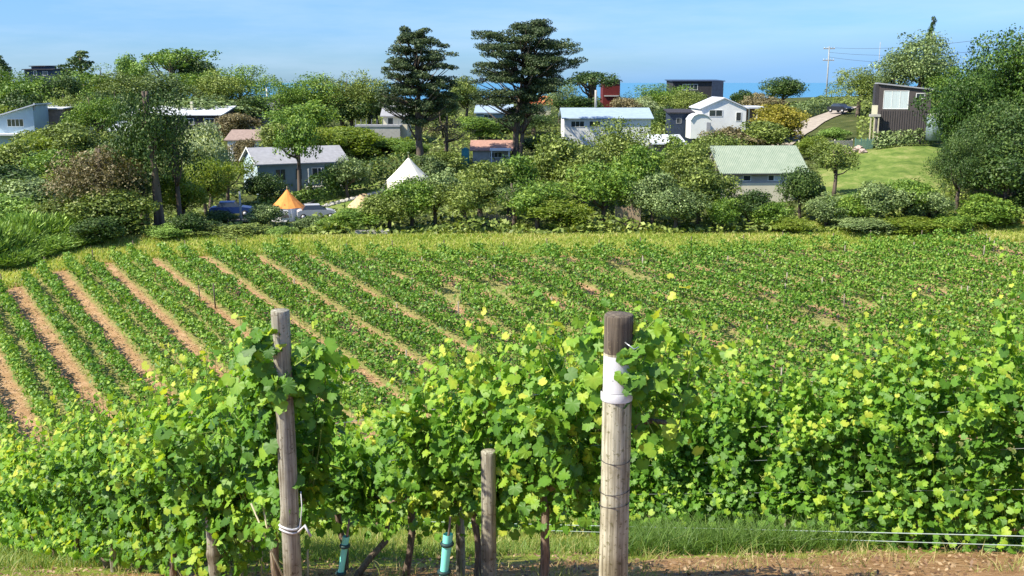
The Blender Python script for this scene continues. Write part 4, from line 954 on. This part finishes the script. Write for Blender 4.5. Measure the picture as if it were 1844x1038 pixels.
# ================================================================== valley field of young vine rows
def fieldpt(u, v): Y = far_edge_Y(v); return (u - 922) / F * (Y * .979 + (23.5 - .12 * Y) * .2), Y
GAPS = [(*fieldpt(u, v), a, b_) for (u, v, a, b_) in [(1115, 496, 1.5, 2.2), (1165, 506, 1.0, 1.2), (1500, 466, 2.2, 1.6), (1460, 590, 1.6, 1.3), (1370, 556, 1.5, 1.0), (1560, 562, 2.2, .9), (1790, 474, 2.2, 1.6), (890, 528, 1.4, 1.8), (812, 540, .8, 2.4), (830, 575, .7, 2.2), (1500, 605, 1.2, 1.0), (1060, 540, .9, 1.0), (1300, 620, 1.2, .8), (1680, 540, 1.2, .8), (400, 585, .5, 1.2)]]
def row_mesh(seed, Xs, Ys_, w=.24, hh=1.0, per=78, size=.115):
    """hedge-like row of vine foliage following ground points"""
    rng = np.random.default_rng(seed); X0, Y0 = Xs[0], Ys_[0]; X1, Y1 = Xs[1], Ys_[1]; L = math.hypot(X1 - X0, Y1 - Y0); k = int(L * per)
    t = rng.random(k); a = t * L
    pl = np.interp(a, np.arange(0, L + 1, .30), rng.normal(0, .10, len(np.arange(0, L + 1, .30)))); nh = hh * (1 + .12 * np.sin(a * 1.1 + seed) + pl)
    thin = .5 + .5 * np.sin(a * .45 + seed * 1.7) * np.sin(a * .19 + seed)
    dx, dy = (X1 - X0) / L, (Y1 - Y0) / L
    z = nh * (1 - np.abs(rng.normal(0, .42, k))).clip(.20, 1.1); ww = w * (.6 + .6 * np.sin(np.clip(z / nh, 0, 1) * 2.7)); off = rng.normal(0, .62, k).clip(-1.4, 1.4) * ww
    keep = rng.random(k) > .40 * (thin < .08)
    xx_ = X0 + (X1 - X0) * t; yy_ = Y0 + (Y1 - Y0) * t
    for (gx, gy, ga, gb) in GAPS: keep &= ((xx_ - gx) / ga) ** 2 + ((yy_ - gy) / gb) ** 2 > rng.uniform(.5, 1.2, k)
    x = X0 + (X1 - X0) * t + dy * off; y = Y0 + (Y1 - Y0) * t - dx * off; g = H(x, y)
    C = np.stack([x - X0, y - Y0, g + z], 1)[keep]; N = np.stack([dy * off * 3, -dx * off * 3, .25 + (z - .4) * .7], 1)[keep]; N /= np.linalg.norm(N, axis=1)[:, None] + 1e-6
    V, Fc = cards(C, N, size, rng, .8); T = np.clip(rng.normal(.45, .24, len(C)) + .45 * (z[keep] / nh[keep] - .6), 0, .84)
    return mesh_np('vine_row', V, Fc, 4, np.repeat(T, 4)), (X0, Y0)
ordn = 'first second third fourth fifth sixth seventh eighth ninth tenth eleventh twelfth thirteenth fourteenth fifteenth sixteenth seventeenth eighteenth nineteenth twentieth'.split()
rows = []
for k in range(-8, 18):
    for q in (1.27, 2.93):
        s0 = -14.4 + 4.2 * k + q                      # X at Y=76
        ylo = 46.5 + .9 * math.sin(s0 * 1.3); yhi = 60
        for _ in range(40):
            X = s0 - .69 * (yhi - 76)
            if yhi < edgeY(X, yhi) - .8 - .5 * (1 + math.sin(s0 * 2.1)): yhi += 1
        f = lambda Y: s0 - .69 * (Y - 76)
        def uu(X, Y): return 922 + F * X / (Y * .979 + (23.5 - .12 * Y) * .2)
        # keep only what the frame could show
        while uu(f(ylo), ylo) > 1960 and ylo < yhi - 2: ylo += 1
        if uu(f(yhi), yhi) < -40 and uu(f(ylo), ylo) < -20: continue
        if ylo >= yhi - 7: continue
        rows.append((s0, f(ylo), ylo, f(yhi), yhi))
for i, (s0, xa, ya, xb, yb) in enumerate(rows):
    far = s0 > 2
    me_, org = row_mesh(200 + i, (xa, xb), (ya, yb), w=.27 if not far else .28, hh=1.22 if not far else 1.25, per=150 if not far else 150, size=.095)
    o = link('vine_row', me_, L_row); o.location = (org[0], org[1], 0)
    if i < 20: lb = 'young vine row in the valley field, %s counting from the feathery scrub' % ordn[i]
    else: lb = 'vine row merging into the unbroken green part of the valley field'
    tag(o, lb, 'vine row', 'vine rows in the valley field')
# stakes
st_rng = random.Random(5)
stake_m = MB().tube([(0, 0, -.2), (0, 0, 1.45)], .045, 6); sme = stake_m.build('field_stake', M_pole); sme_d = sme.data; bpy.data.objects.remove(sme)
def stake(x, y, sc, mat, label, group, name='field_stake'):
    o = link(name, sme_d, mat); o.location = (x, y, h(x, y)); o.scale = (sc * 1.0, sc * 1.0, sc); o.rotation_euler = (st_rng.uniform(-.04, .04), st_rng.uniform(-.04, .04), 0); tag(o, label, 'stake', group)
for i in range(95):
    s0, xa, ya, xb, yb = rows[st_rng.randrange(8, len(rows))]; q = st_rng.uniform(.02, .9)
    stake(xa + (xb - xa) * q + .25, ya + (yb - ya) * q, st_rng.uniform(.75, 1.0), M_barkp, 'thin pale stake poking out of a vine row in the valley field', 'pale stakes in the valley field')
for i, (s0, xa, ya, xb, yb) in enumerate(rows[::2]):
    stake(xb + .3, yb + .2, .95, M_bark, 'dark wooden end post where a vine row meets the grass strip', 'end posts along the grass strip', 'end_post')
for (u, v, hpx_) in [(388, 558, 46), (361, 550, 34), (600, 722, 44), (757, 672, 22), (793, 650, 30), (116, 592, 34), (1586, 566, 34), (1790, 488, 32), (62, 720, 30)]:
    Y = far_edge_Y(v); g = gp(u, Y); sc = hpx_ * px(Y, v) / 1.45
    stake(g.x, g.y, sc, M_bark if u < 700 else M_barkp, {388: 'thick dark post beside a stone coloured patch in the vine rows', 361: 'dark post next to the thickest dark post in the field', 600: 'dark thin post low in the field over the cord-tied end post', 757: 'short post where two soil lanes end above the near vines', 793: 'white stake close above the near vines between the end posts', 116: 'dark post on the soil lane near the feathery scrub', 1586: 'pale stake at the bare gap in the dense green field', 1790: 'pale stake in the dense green field below the heavy pine', 62: 'dark post at the bottom corner of the field'}[u], None, 'field_post')

# ================================================================== grass
def blades(name, pts, hh, w, seed, mat, lean=.5, bias=.5, kindv='stuff'):
    rng = np.random.default_rng(seed); n = len(pts); x, y = pts[:, 0], pts[:, 1]; g = H(x, y) - .01
    H_ = hh * rng.uniform(.5, 1.2, n); a = rng.uniform(0, 6.28, n); lx, ly = rng.normal(0, lean, n) * H_, rng.normal(0, lean, n) * H_; ww = w * rng.uniform(.6, 1.3, n)
    dx, dy = ww * np.cos(a), ww * np.sin(a)
    b0 = np.stack([x - dx, y - dy, g], 1); b1 = np.stack([x + dx, y + dy, g], 1)
    m0 = np.stack([x + lx * .35 - dx * .8, y + ly * .35 - dy * .8, g + H_ * .6], 1); m1 = np.stack([x + lx * .35 + dx * .8, y + ly * .35 + dy * .8, g + H_ * .6], 1)
    t0 = np.stack([x + lx, y + ly, g + H_], 1)
    V = np.stack([b0, b1, m1, m0, t0 - .08 * (t0 - m0), t0], 1).reshape(-1, 3); k = np.arange(n) * 6
    Fc = np.concatenate([np.stack([k, k+1, k+2, k+3], 1), np.stack([k+3, k+2, k+5, k+4], 1)])
    T = np.clip(rng.normal(bias, .2, n) + .14 * np.sin(x * .33 + 2 * np.sin(y * .4)) * np.sin(y * .9), 0, .84); o = link(name, mesh_np(name, V, Fc, 4, np.repeat(T, 6)), mat); tag(o, kind=kindv); return o
rng = np.random.default_rng(42)
def scatter(n, y0, y1, seed, pow_=1.0, u0=-60, u1=1900, clump=0):
    r = np.random.default_rng(seed); Y = y0 + (y1 - y0) * r.random(n) ** pow_
    if clump:
        k = n // clump; Y = np.repeat(Y[:k], clump) + r.normal(0, .05, k * clump); u = np.repeat(r.uniform(u0, u1, k), clump); X = (u - 922) / F * Y * 1.1 + r.normal(0, .07, k * clump); return np.stack([X, Y], 1)
    u = r.uniform(u0, u1, n); return np.stack([(u - 922) / F * Y * 1.1, Y], 1)
blades('long_grass', scatter(46000, 8.6, 17, 1, 1.1, 1120, 1950, 22), .27, .0045, 2, L_grass, .75, .14)
blades('short_grass', scatter(60000, 9.2, 24, 3, 1.4, -60, 1900, 10), .12, .005, 4, L_grass, .6, .55)
blades('sparse_grass', scatter(2600, 6.3, 9.2, 5, 1.0, -60, 1900, 12), .12, .003, 6, L_grass, .8, .72)
blades('slope_grass', scatter(40000, 20, 46, 7, 1.0, -60, 1900, 8), .30, .014, 8, L_grass, .5, .45)
rl = np.random.default_rng(31); nl_ = 5200; Yl = rl.uniform(6.2, 10.5, nl_); Xl = (rl.uniform(-80, 1920, nl_) - 922) / F * Yl * 1.12
V, Fc = cards(np.stack([Xl, Yl, H(Xl, Yl) + .012], 1), np.tile([0, -.2, 1.], (nl_, 1)), .020, rl, .6, .35); tag(link('leaf_litter', mesh_np('leaf_litter', V, Fc, 4, np.repeat(rl.random(nl_) * .8, 4)), leafmat('dead_leaf', [(0, (.07, .035, .018)), (.5, (.24, .14, .07)), (1, (.50, .38, .22))], .1)), kind='stuff')
nc_ = 30000; Yc = rl.uniform(46, 80, nc_); uc = rl.uniform(-60, 1300, nc_); Xc = (uc - 922) / F * (Yc * .979 + (23.5 - .12 * Yc) * .2); fc = ((Xc + .69 * (Yc - 76) + 14.4 + 420) % 4.2) / 4.2; kc = (np.minimum(fc, 1 - fc) < .24) & (Yc < np.interp(uc, feU, feY)); Xc, Yc = Xc[kc], Yc[kc]
V, Fc = cards(np.stack([Xc, Yc, H(Xc, Yc) + .03], 1), np.tile([0, -.2, 1.], (len(Xc), 1)), .055, rl, .7, .5); tag(link('soil_clods', mesh_np('soil_clods', V, Fc, 4, np.repeat(rl.random(len(Xc)) * .85, 4)), leafmat('clod', [(0, (.13, .075, .035)), (.5, (.38, .25, .12)), (1, (.60, .47, .29))], .02)), kind='stuff')
# tufted grass strip between the field and the tree belt, and weeds in the valley field
r7 = np.random.default_rng(7); n7 = 80000; u7 = r7.uniform(-100, 1950, n7); ye = np.interp(u7, feU, feY); Y7 = ye - .8 + r7.random(n7) ** 1.2 * np.maximum(94 - ye, 3)
kk = (u7 < 1700 + 30 * np.sin(Y7 * 2)) | (Y7 < ye + 3.5) | (r7.random(n7) < .2)
blades('verge_grass', np.stack([(u7 - 922) / F * (Y7 * .979 + 2.6), Y7], 1)[kk], .26, .035, 9, L_verge, .5, .50)
n8 = 24000; Y8 = r7.uniform(46, 86, n8); u8 = r7.uniform(-60, 1900, n8); X8 = (u8 - 922) / F * (Y8 * .979 + (23.5 - .12 * Y8) * .2)
fr8 = ((X8 + .69 * (Y8 - 76) + 14.4 + 420) % 4.2) / 4.2; k8 = (np.abs(fr8 - .5) < .25) | (r7.random(n8) < .05); k8 &= Y8 < np.interp(u8, feU, feY)
blades('field_weeds', np.stack([X8, Y8], 1)[k8], .22, .03, 10, L_grass, .6, .5)
# scrubby undergrowth beneath the belt of trees and on the hillside
r9 = np.random.default_rng(19); n9 = 70000; Y9 = 88 + 120 * r9.random(n9) ** 1.3; u9 = r9.uniform(-120, 1980, n9); X9 = (u9 - 922) / F * (Y9 * .98 + 2)
bare = np.zeros(n9, bool)
for (a, b_, c_, d_) in [(555, 695, 105, 125), (1465, 1695, 100, 128), (1165, 1265, 133, 157), (1240, 1450, 99, 116), (395, 560, 96, 112)]: bare |= (u9 > a) & (u9 < b_) & (Y9 > c_) & (Y9 < d_)
dr = (u9 > 1375) & (u9 < 1540) & (Y9 > 116) & (Y9 < 185); bare |= dr
X9, Y9 = X9[~bare], Y9[~bare]; lump = .5 + .5 * np.sin(X9 * .5) * np.sin(Y9 * .4); C9 = np.stack([X9, Y9, H(X9, Y9) + r9.random(len(X9)) * (.3 + 1.1 * lump)], 1)
V, Fc = cards(C9, np.tile([0, -.3, 1.], (len(C9), 1)), .26, r9, .6); tag(link('undergrowth', mesh_np('undergrowth', V, Fc, 4, np.repeat(np.clip(r9.normal(.42, .22, len(C9)), 0, .85), 4)), L_olive), kind='stuff')

# ================================================================== near grapevines
half = [(0, 1.0), (10, .86), (20, .84), (30, .74), (40, .86), (52, .92), (62, .84), (72, .78), (84, .72), (96, .80), (110, .78), (126, .70), (142, .68), (158, .54), (170, .22)]
out_ = [(a, r) for a, r in half] + [(360 - a, r) for a, r in reversed(half[1:])]
LT = [(0.0, 0.0, 0.0)]
for a, r in out_:
    x, y = r * math.sin(R(a)), r * math.cos(R(a)); LT.append((x, y, .16 * abs(x) - .22 * (x * x + y * y) + .05 * math.sin(a * .3)))
LT = np.array(LT); nL = len(LT); LF = np.array([(0, i, i % (nL - 1) + 1) for i in range(1, nL)])
def leaves_mesh(name, C, N, D, S, T, rng):
    """C centres, N normals, D tip directions, S sizes, T tints"""
    N = N / (np.linalg.norm(N, axis=1)[:, None] + 1e-9); D = D - (D * N).sum(1)[:, None] * N; D /= np.linalg.norm(D, axis=1)[:, None] + 1e-9; B = np.cross(D, N)
    wx = rng.uniform(.85, 1.15, len(C)); cz = rng.uniform(.2, 3.2, len(C)) * np.where(rng.random(len(C)) < .2, -1, 1)
    L = LT[None, :, :] * np.stack([wx, np.ones_like(wx), cz], 1)[:, None, :] * S[:, None, None]
    V = C[:, None, :] + L[..., 0:1] * B[:, None, :] + L[..., 1:2] * D[:, None, :] + L[..., 2:3] * N[:, None, :]
    n = len(C); Fc = (LF[None] + (np.arange(n) * nL)[:, None, None]).reshape(-1, 3)
    tt = np.repeat(T[:, None], nL, 1); tt[:, 0] = np.clip(tt[:, 0] + .10, 0, .84)
    return mesh_np(name, V.reshape(-1, 3), Fc, 3, tt.ravel(), smooth=False)
RD = Vector((-.62, .78, 0)).normalized(); RN = Vector((RD.y, -RD.x, 0))    # row direction, side pointing right
def grapevine(x, y, label, seed, span=1.15, top=1.72, nsh=24, low=.62, extra=0, clusters=(), group='near grapevines', right=False, guard=None, wild=.10):
    rng = np.random.default_rng(seed); g = h(x, y); o = empty('grapevine', (x, y, g)); tag(o, label, 'grapevine', group)
    sl = (h(x + RD.x, y + RD.y) - g)                          # slope along the row
    def rowp(t, z): return np.array([RD.x * t, RD.y * t, sl * t + z])
    m = MB(); lean = rng.uniform(-.12, .12); ch = low + .06
    pts = [Vector(rowp(lean * q + .03 * math.sin(q * 9 + seed), -.08 + (ch + .08) * q)) + Vector((rng.uniform(-.02, .02), rng.uniform(-.02, .02), 0)) for q in (0, .2, .4, .6, .8, 1)]
    m.tube(pts, [.040, .031, .028, .026, .028, .024], 8, jit=.18, rng=random.Random(seed))
    for sgn in (-1, 1):
        m.tube([Vector(rowp(lean, ch - .02))] + [Vector(rowp(lean + sgn * span * .5 * q, ch + .03 * math.sin(q * 7 + seed))) + RN * .015 * math.sin(q * 11) for q in (.25, .5, .75, 1)], [.022, .019, .016, .013, .009], 6, jit=.15, rng=random.Random(seed + 1))
    m.build('trunk', M_vinebark, o)
    sh = MB(); C, N, D, S, T = [], [], [], [], []
    rn = np.array(RN); rd = np.array(RD); upv = np.array([0, 0, 1.])
    for i in range(nsh):
        t0 = rng.uniform(-.5, .5) * span; side = rng.choice([-1, 1]); ln = (top - low) * rng.uniform(.72, 1.05) + (rng.random() < .14) * rng.uniform(.03, .18)
        flop = rng.random() < .22; fl = rng.uniform(.25, .6) if flop else rng.uniform(0, wild); dt = rng.normal(0, .16)
        P0 = rowp(t0, low + rng.uniform(-.04, .08)); k = 7; pts = []
        for q in np.linspace(0, 1, k):
            off = side * (.05 + .10 * math.sin(q * 2.2) + fl * q ** 2); zz = ln * (q if not flop else (q - .42 * q ** 3))
            pts.append(P0 + rn * off + rd * dt * q + upv * zz + sl * rd * 0)
        sh.tube([Vector(p) for p in pts], [.0045, .004, .004, .0035, .003, .0025, .0015], 4, cap=False)
        nl = int(ln / .040); pts = np.array(pts)
        for j in range(nl):
            q = (j + rng.random()) / nl; a = q * (k - 1); ia = min(int(a), k - 2); p = pts[ia] + (pts[ia + 1] - pts[ia]) * (a - ia)
            for rep in range(2 if q < .8 else 1):
                s2 = side if rng.random() < .62 else -side; pet = rng.uniform(.03, .13); outd = rn * s2 * rng.uniform(.3, 1) + rd * rng.normal(0, .55) + upv * rng.uniform(-.15, .45)
                outd /= np.linalg.norm(outd); c = p + outd * pet; size = rng.uniform(.030, .064) * (1.0 if q < .72 else 1.0 - 1.6 * (q - .72))
                n_ = rn * s2 * rng.uniform(.25, 1.0) + upv * rng.uniform(.15, 1.0) + rng.normal(0, .38, 3); d_ = outd * .6 - upv * rng.uniform(.2, 1.1) + rng.normal(0, .3, 3)
                C.append(c); N.append(n_); D.append(d_); S.append(size)
                tt = .16 + .15 * rng.normal() + .62 * max(0, q - .48) * (1.7 if rng.random() < .75 else .4) + (.10 if rep else 0)  # young tips are yellower; tint raised further to paint the backlit glow
                if q < .3 and rng.random() < .14: tt = .66
                T.append(tt)
    # low laterals and suckers that hide the cordon
    for i in range(int(90 + extra)):
        t0 = rng.uniform(-.5, .5) * span; side = rng.choice([-1, 1]); c = rowp(t0, rng.uniform(low - .22, low + .35)) + rn * side * rng.uniform(.02, .22)
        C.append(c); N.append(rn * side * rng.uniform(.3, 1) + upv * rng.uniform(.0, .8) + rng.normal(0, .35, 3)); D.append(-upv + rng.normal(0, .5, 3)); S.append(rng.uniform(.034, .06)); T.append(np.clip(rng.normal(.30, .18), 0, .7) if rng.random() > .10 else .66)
    for (cx, cy, cz, cr, cn) in clusters:                      # shoots that flop round the end post, world coordinates
        cc = np.array([cx - x, cy - y, cz - g]); sh.tube([Vector(rowp(.1, top * .8)), Vector(cc) + Vector((.05, .08, .08)), Vector(cc)], [.005, .004, .003], 4, cap=False)
        for q in range(cn):
            d = rng.normal(0, .5, 3) * cr; d[1] *= .45; C.append(cc + d); N.append(np.array([-.35, -.8, .5]) + rng.normal(0, .4, 3)); D.append(-upv + rng.normal(0, .5, 3)); S.append(rng.uniform(.036, .066)); T.append(np.clip(rng.normal(.34 + .8 * d[2], .2), 0, .8))
    sh.build('shoot', M_cane, o)
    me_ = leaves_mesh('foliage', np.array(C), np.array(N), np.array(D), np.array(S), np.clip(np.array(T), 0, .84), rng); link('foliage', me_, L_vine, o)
    return o
def along(start, t): return start[0] + RD.x * t, start[1] + RD.y * t
A0 = (-1.37, 5.75); B0 = (0.60, 5.5); C0 = (4.25, 8.0)
seedn = 500
A1 = (A0[0] + .085, A0[1] - .36); B1 = (B0[0] - .036, B0[1] - .34)
hA = (P(500, 560, A1[1]).z - h(*A1)); hB = (P(1116, 568, B1[1]).z - h(*B1))
def cl(u, v, Y, r, n): p = P(u, v, Y); return (p.x, p.y, p.z, r, n)
CA = [cl(505, 700, A1[1] - .09, .085, 12), cl(556, 660, A1[1], .14, 30), cl(560, 715, A1[1] + .02, .13, 24), cl(462, 622, A1[1] - .02, .13, 34), cl(470, 700, A1[1], .13, 26)]
CB = [cl(1150, 672, B1[1] - .06, .12, 26), cl(1135, 640, B1[1] - .11, .045, 5), cl(1140, 690, B1[1] - .11, .05, 6), cl(1165, 610, B1[1], .10, 14), cl(1062, 610, B1[1] + .1, .09, 14), cl(1060, 690, B1[1] + .05, .12, 20)]
onA = 'grapevine %s down the row that starts at the cord-tied end post'
for i in range(12):
    t = .22 + 1.0 * i; x, y = along(A0, t); seedn += 1
    grapevine(x, y, onA % ordn[i], seedn, top=(1.80 if i == 0 else 1.70 + .09 * math.sin(i * 1.9) - .035 * max(0, i - 4)), nsh=27 if i < 8 else 20, low=(.36 if i else .66), extra=170, clusters=CA if i == 0 else ())
for i in range(9):
    t = (-.02, .60, 1.35, 2.3, 3.3, 4.3, 5.3, 6.3, 7.4)[i]; x, y = along(B0, t); seedn += 1
    grapevine(x, y, 'grapevine %s down the row that starts at the post with the white sleeve' % ordn[i], seedn, top=(1.78, 1.90, 1.86, 1.45, 1.36, 1.42, 1.5, 1.6, 1.6)[i], nsh=(13, 22, 26, 24, 24, 24, 22, 20, 18)[i], low=(1.02, .66, .58, .6, .6, .6, .6, .6, .6)[i], extra=80 if i else -30, span=.9 if i < 2 else 1.15, clusters=CB if i == 0 else ())
for i in range(15):
    t = -1.3 + 1.08 * i; x, y = along(C0, t); seedn += 1
    grapevine(x, y, 'grapevine %s along the row beyond the white-sleeved post, counting from its near bushy end' % ordn[i], seedn, top=(2.40, 2.50, 2.22, 2.20, 2.36, 2.32, 2.22, 2.2, 2.1, 1.9, 1.9, 1.8, 1.8, 1.8, 1.8)[i], nsh=36 if i < 7 else 28, low=(.16, .18, .26, .36, .32, .24, .30)[min(i, 6)], extra=150)
# ------------------------------------------------------------------ posts
def nearpost(name, label, x, y, r, hh, mat, seed, topmat=None, group=None, toph=0.0, lean=(0, 0)):
    rg = random.Random(seed); g = h(x, y); o = empty(name, (x, y, g)); tag(o, label, 'post', group); n = 24; m = MB()
    zs = [-.5 + (hh - toph + .5) * i / 60 for i in range(61)]; V = []
    prof = [1 + .035 * math.sin(k * 2 * math.pi / n * 3 + seed) + rg.uniform(-.015, .015) for k in range(n)]
    kn = [] if toph else [(rg.uniform(.3, hh - .3), rg.uniform(2.6, 5.6), rg.uniform(.07, .16)) for _ in range(4)]
    def kb(z, k): return 1 + sum(q * math.exp(-((z - zk) / .035) ** 2 - ((2*math.pi*k/n - ak) / .5) ** 2) for zk, ak, q in kn)
    def ring(z, sc=1): return [(lean[0] * z + r * sc * kb(z, k) * (prof[k] + .012 * math.sin(z * 7 + k)) * math.cos(2*math.pi*k/n), lean[1] * z + r * sc * kb(z, k) * (prof[k] + .012 * math.cos(z * 5 + k * 2)) * math.sin(2*math.pi*k/n), z) for k in range(n)]
    for z in zs: V += ring(z, 1.03 - .03 * z / hh)
    Fs = [(i*n+k, i*n+(k+1)%n, (i+1)*n+(k+1)%n, (i+1)*n+k) for i in range(60) for k in range(n)]
    if toph == 0:
        V += ring(hh + .004, .93); Fs += [(60*n+k, 60*n+(k+1)%n, 61*n+(k+1)%n, 61*n+k) for k in range(n)] + [tuple(61*n + k for k in range(n))]
    m.add(V, Fs, True); m.build('shaft', mat, o)
    if toph:
        m = MB(); V = []
        for i in range(6): V += ring(hh - toph + toph * i / 5, 1.0)
        V += ring(hh + .006, .93); Fs = [(i*n+k, i*n+(k+1)%n, (i+1)*n+(k+1)%n, (i+1)*n+k) for i in range(6) for k in range(n)] + [tuple(6*n + k for k in range(n))]
        m.add(V, Fs, True); m.build('weathered_top', topmat, o)
    return o
pA = nearpost('wooden_post', 'old round timber end post tied with white cord, rising from the near vines', A1[0], A1[1], .051, hA, M_post, 1)
m = MB(); zc = .52; ring_ = [(.059 * math.cos(a), .059 * math.sin(a), zc + .010 * math.sin(a * 2)) for a in np.linspace(0, 2 * math.pi, 17)]
m.tube(ring_, .006, 6); m.tube([(x, y, z + .022) for x, y, z in ring_], .007, 6); m.tube([(.058, -.03, zc), (.075, -.05, zc + .07), (.085, -.05, zc + .16), (.078, -.03, zc + .24)], .003, 5); m.tube([(.06, -.05, zc), (.10, -.07, zc + .05), (.13, -.06, zc - .02)], .009, 5); m.build('cord', M_cord, pA)
for dx in (-.16, -.10):
    pass
pB = nearpost('wooden_post', 'thick pale end post with white plastic sleeve near its dark top', B1[0], B1[1], .078, hB, M_postB, 2, M_posttop, toph=.20)
zt = hB - .212; zb = hB - .465; n = 28; a0, a1 = R(-158), R(20); V = []
for z in (zb + .052, zt):
    for k in range(n + 1): a = a0 + (a1 - a0) * k / n; V.append((.0815 * math.cos(a), .0815 * math.sin(a), z))
for z in (zb + .052, zt):
    for k in range(n + 1): a = a0 + (a1 - a0) * k / n; V.append((.0835 * math.cos(a), .0835 * math.sin(a), z))
q = n + 1; Fs = [(2*q+k, 2*q+k+1, 3*q+k+1, 3*q+k) for k in range(n)] + [(k, q+k, q+k+1, k+1) for k in range(n)] + [(q+k, 3*q+k, 3*q+k+1, q+k+1) for k in range(n)] + [(k, k+1, 2*q+k+1, 2*q+k) for k in range(n)]
MB().add(V, Fs, False).build('plastic_sleeve', M_cord, pB)
V = []
for rr_, zz in ((.0845, zb), (.0865, zb + .006), (.0865, zb + .044), (.0845, zb + .050)):
    for k in range(n): a = 2 * math.pi * k / n; V.append((rr_ * math.cos(a), rr_ * math.sin(a), zz))
MB().add(V, [(i*n+k, i*n+(k+1)%n, (i+1)*n+(k+1)%n, (i+1)*n+k) for i in range(3) for k in range(n)], True).build('sleeve_band', M_cord, pB)
for i, zz in enumerate((hB - .80, hB - .98, hB - 1.06)):
    MB().tube([(.0825 * math.cos(a), .0825 * math.sin(a), zz + .01 * math.sin(a + i)) for a in np.linspace(0, 2*math.pi, 25)], .0022, 5).build('wire_wrap', M_dark, pB)
MB().tube([(.03, -.07, hB - .13), (.075, -.10, hB - .16), (.10, -.09, hB - .15)], .004, 5).build('staple', M_wire, pB)
def rowpost(start, t, r, hh, label, seed, fw=0.0):
    x, y = along(start, t); x, y = x * (1 - fw / y), y - fw; return nearpost('wooden_post', label, x, y, r, hh, M_post, seed, group='posts inside the near vine rows')
rowpost(B0, 1.22, .048, .98, 'slender post lit on one side, standing in the leaves of the white-sleeved post row', 11, .42)
x, y = (-.40, 7.2); nearpost('wooden_post', 'pinkish weathered post just behind the slender sunlit post', x, y, .035, .62, M_post, 12, group='posts inside the near vine rows')
rowpost(A0, 1.30, .045, .62, 'stout dark post under the leaves nearest the cord-tied post', 13, .40)
rowpost(A0, 3.9, .030, .45, 'thin post at mid row under the left vines, between trunks', 14, .35)
rowpost(A0, 6.9, .040, .60, 'small pale post far down the cord-tied post row', 15, .35)
rowpost(C0, 2.2, .040, 1.5, 'half hidden post in the row beyond the white-sleeved post', 16)
# brace rods beside post A and thin canes
for (dx0, dx1, lb) in ((-.20, -.02, 'thin pale brace rod leaning on the cord-tied post'), (-.13, -.01, 'second thin brace rod closer to the cord-tied post')):
    g = h(A0[0], A0[1] - .1); tag(MB().tube([(A0[0] - .18 - dx0 * .9, A0[1] - .15, g + .15), (A0[0] + dx0, A0[1] - .12, g + .68)], .006, 6).build('brace_rod', M_palewood), lb, 'rod')
# teal vine guards
def guard(label, u, Y, vt, r, ln):
    g = gp(u, Y); o = empty('vine_guard', g); tag(o, label, 'plant guard'); hh = P(u, vt, Y).z - g.z
    m = MB(); n = 12; V = []
    for i in range(9):
        z = -.1 + (hh + .1) * i / 8
        for k in range(n): a = 2*math.pi*k/n; V.append((ln * z / hh + r * (1 + .10 * math.sin(2*a + i)) * math.cos(a), r * math.sin(a), z))
    m.add(V, [(i*n+k, i*n+(k+1)%n, (i+1)*n+(k+1)%n, (i+1)*n+k) for i in range(8) for k in range(n)], True); m.build('sleeve', M_teal, o)
    for zz in (hh * .86, hh * .45):
        c = ln * zz / hh; MB().tube([(c + r * 1.12 * math.cos(a), r * 1.12 * math.sin(a), zz) for a in np.linspace(0, 2*math.pi, 13)], .013, 6).build('tie', M_tealdark, o)
    MB().tube([(ln * .9, 0, hh * .8), (ln * 1.3, 0, hh * 1.25)], [.01, .006], 6).build('stem', M_vinebark, o)
guard('teal plastic guard around a young vine beside the cord-tied post', 606, 5.7, 966, .020, .075)
guard('wider teal plastic guard around a young vine by the slender sunlit post', 794, 5.6, 962, .028, .05)
# fallen cane and leaning trunk
g1, g2 = gp(640, 7.3), P(694, 975, 7.6); tag(MB().tube([g1, g1.lerp(g2, .5) + Vector((0, 0, .02)), g2, g2 + Vector((.02, .05, .16))], [.03, .028, .026, .02], 8, jit=.15, rng=random.Random(4)).build('bare_vine', M_vinebark), 'leaning bare vine between the two teal guards', 'vine')
# trellis wires and drip line
def wire(label, start, t0, t1, z, r, mat, name='trellis_wire', off=0.0):
    pts = []
    for i in range(41):
        t = t0 + (t1 - t0) * i / 40; x, y = along(start, t); pts.append((x + RN.x * off, y + RN.y * off, h(x, y) + z))
    tag(MB().tube(pts, r, 5).build(name, mat), label, 'wire')
for (S0, nm, t0, t1) in ((A0, 'cord-tied post row', 0, 12), (B0, 'white-sleeved post row', 0, 8), (C0, 'row beyond the white-sleeved post', -1.6, 14)):
    for z, w_ in ((.62, 'lowest fruiting'), (.98, 'middle foliage'), (1.35, 'top foliage')):
        wire('%s trellis wire of the %s' % (w_, nm), S0, t0, t1, z, .0022, M_wire, off=-.16 if S0 is C0 else .02)
wire('pale drip irrigation line low under the row beyond the white-sleeved post', C0, -1.6, 9, .26, .0055, M_black, 'drip_line', off=-.34)
wire('second irrigation line just below the pale drip line', C0, -1.6, 6, .19, .0045, M_black, 'drip_line', off=-.38)
for (u, Y, ln, s) in ((555, 6.6, .38, .01), (438, 7.2, .4, -.03), (470, 6.9, .45, .03)):
    g = gp(u, Y); tag(MB().tube([g - Vector((0, 0, .1)), g + Vector((s, 0, ln))], .008, 6).build('cane_stake', M_palewood), {555: 'thin upright cane just beyond the cord-tied post foot', 438: 'short pale cane under the near vine leaves', 470: 'short pale cane next to the brace rods'}[u], 'cane')
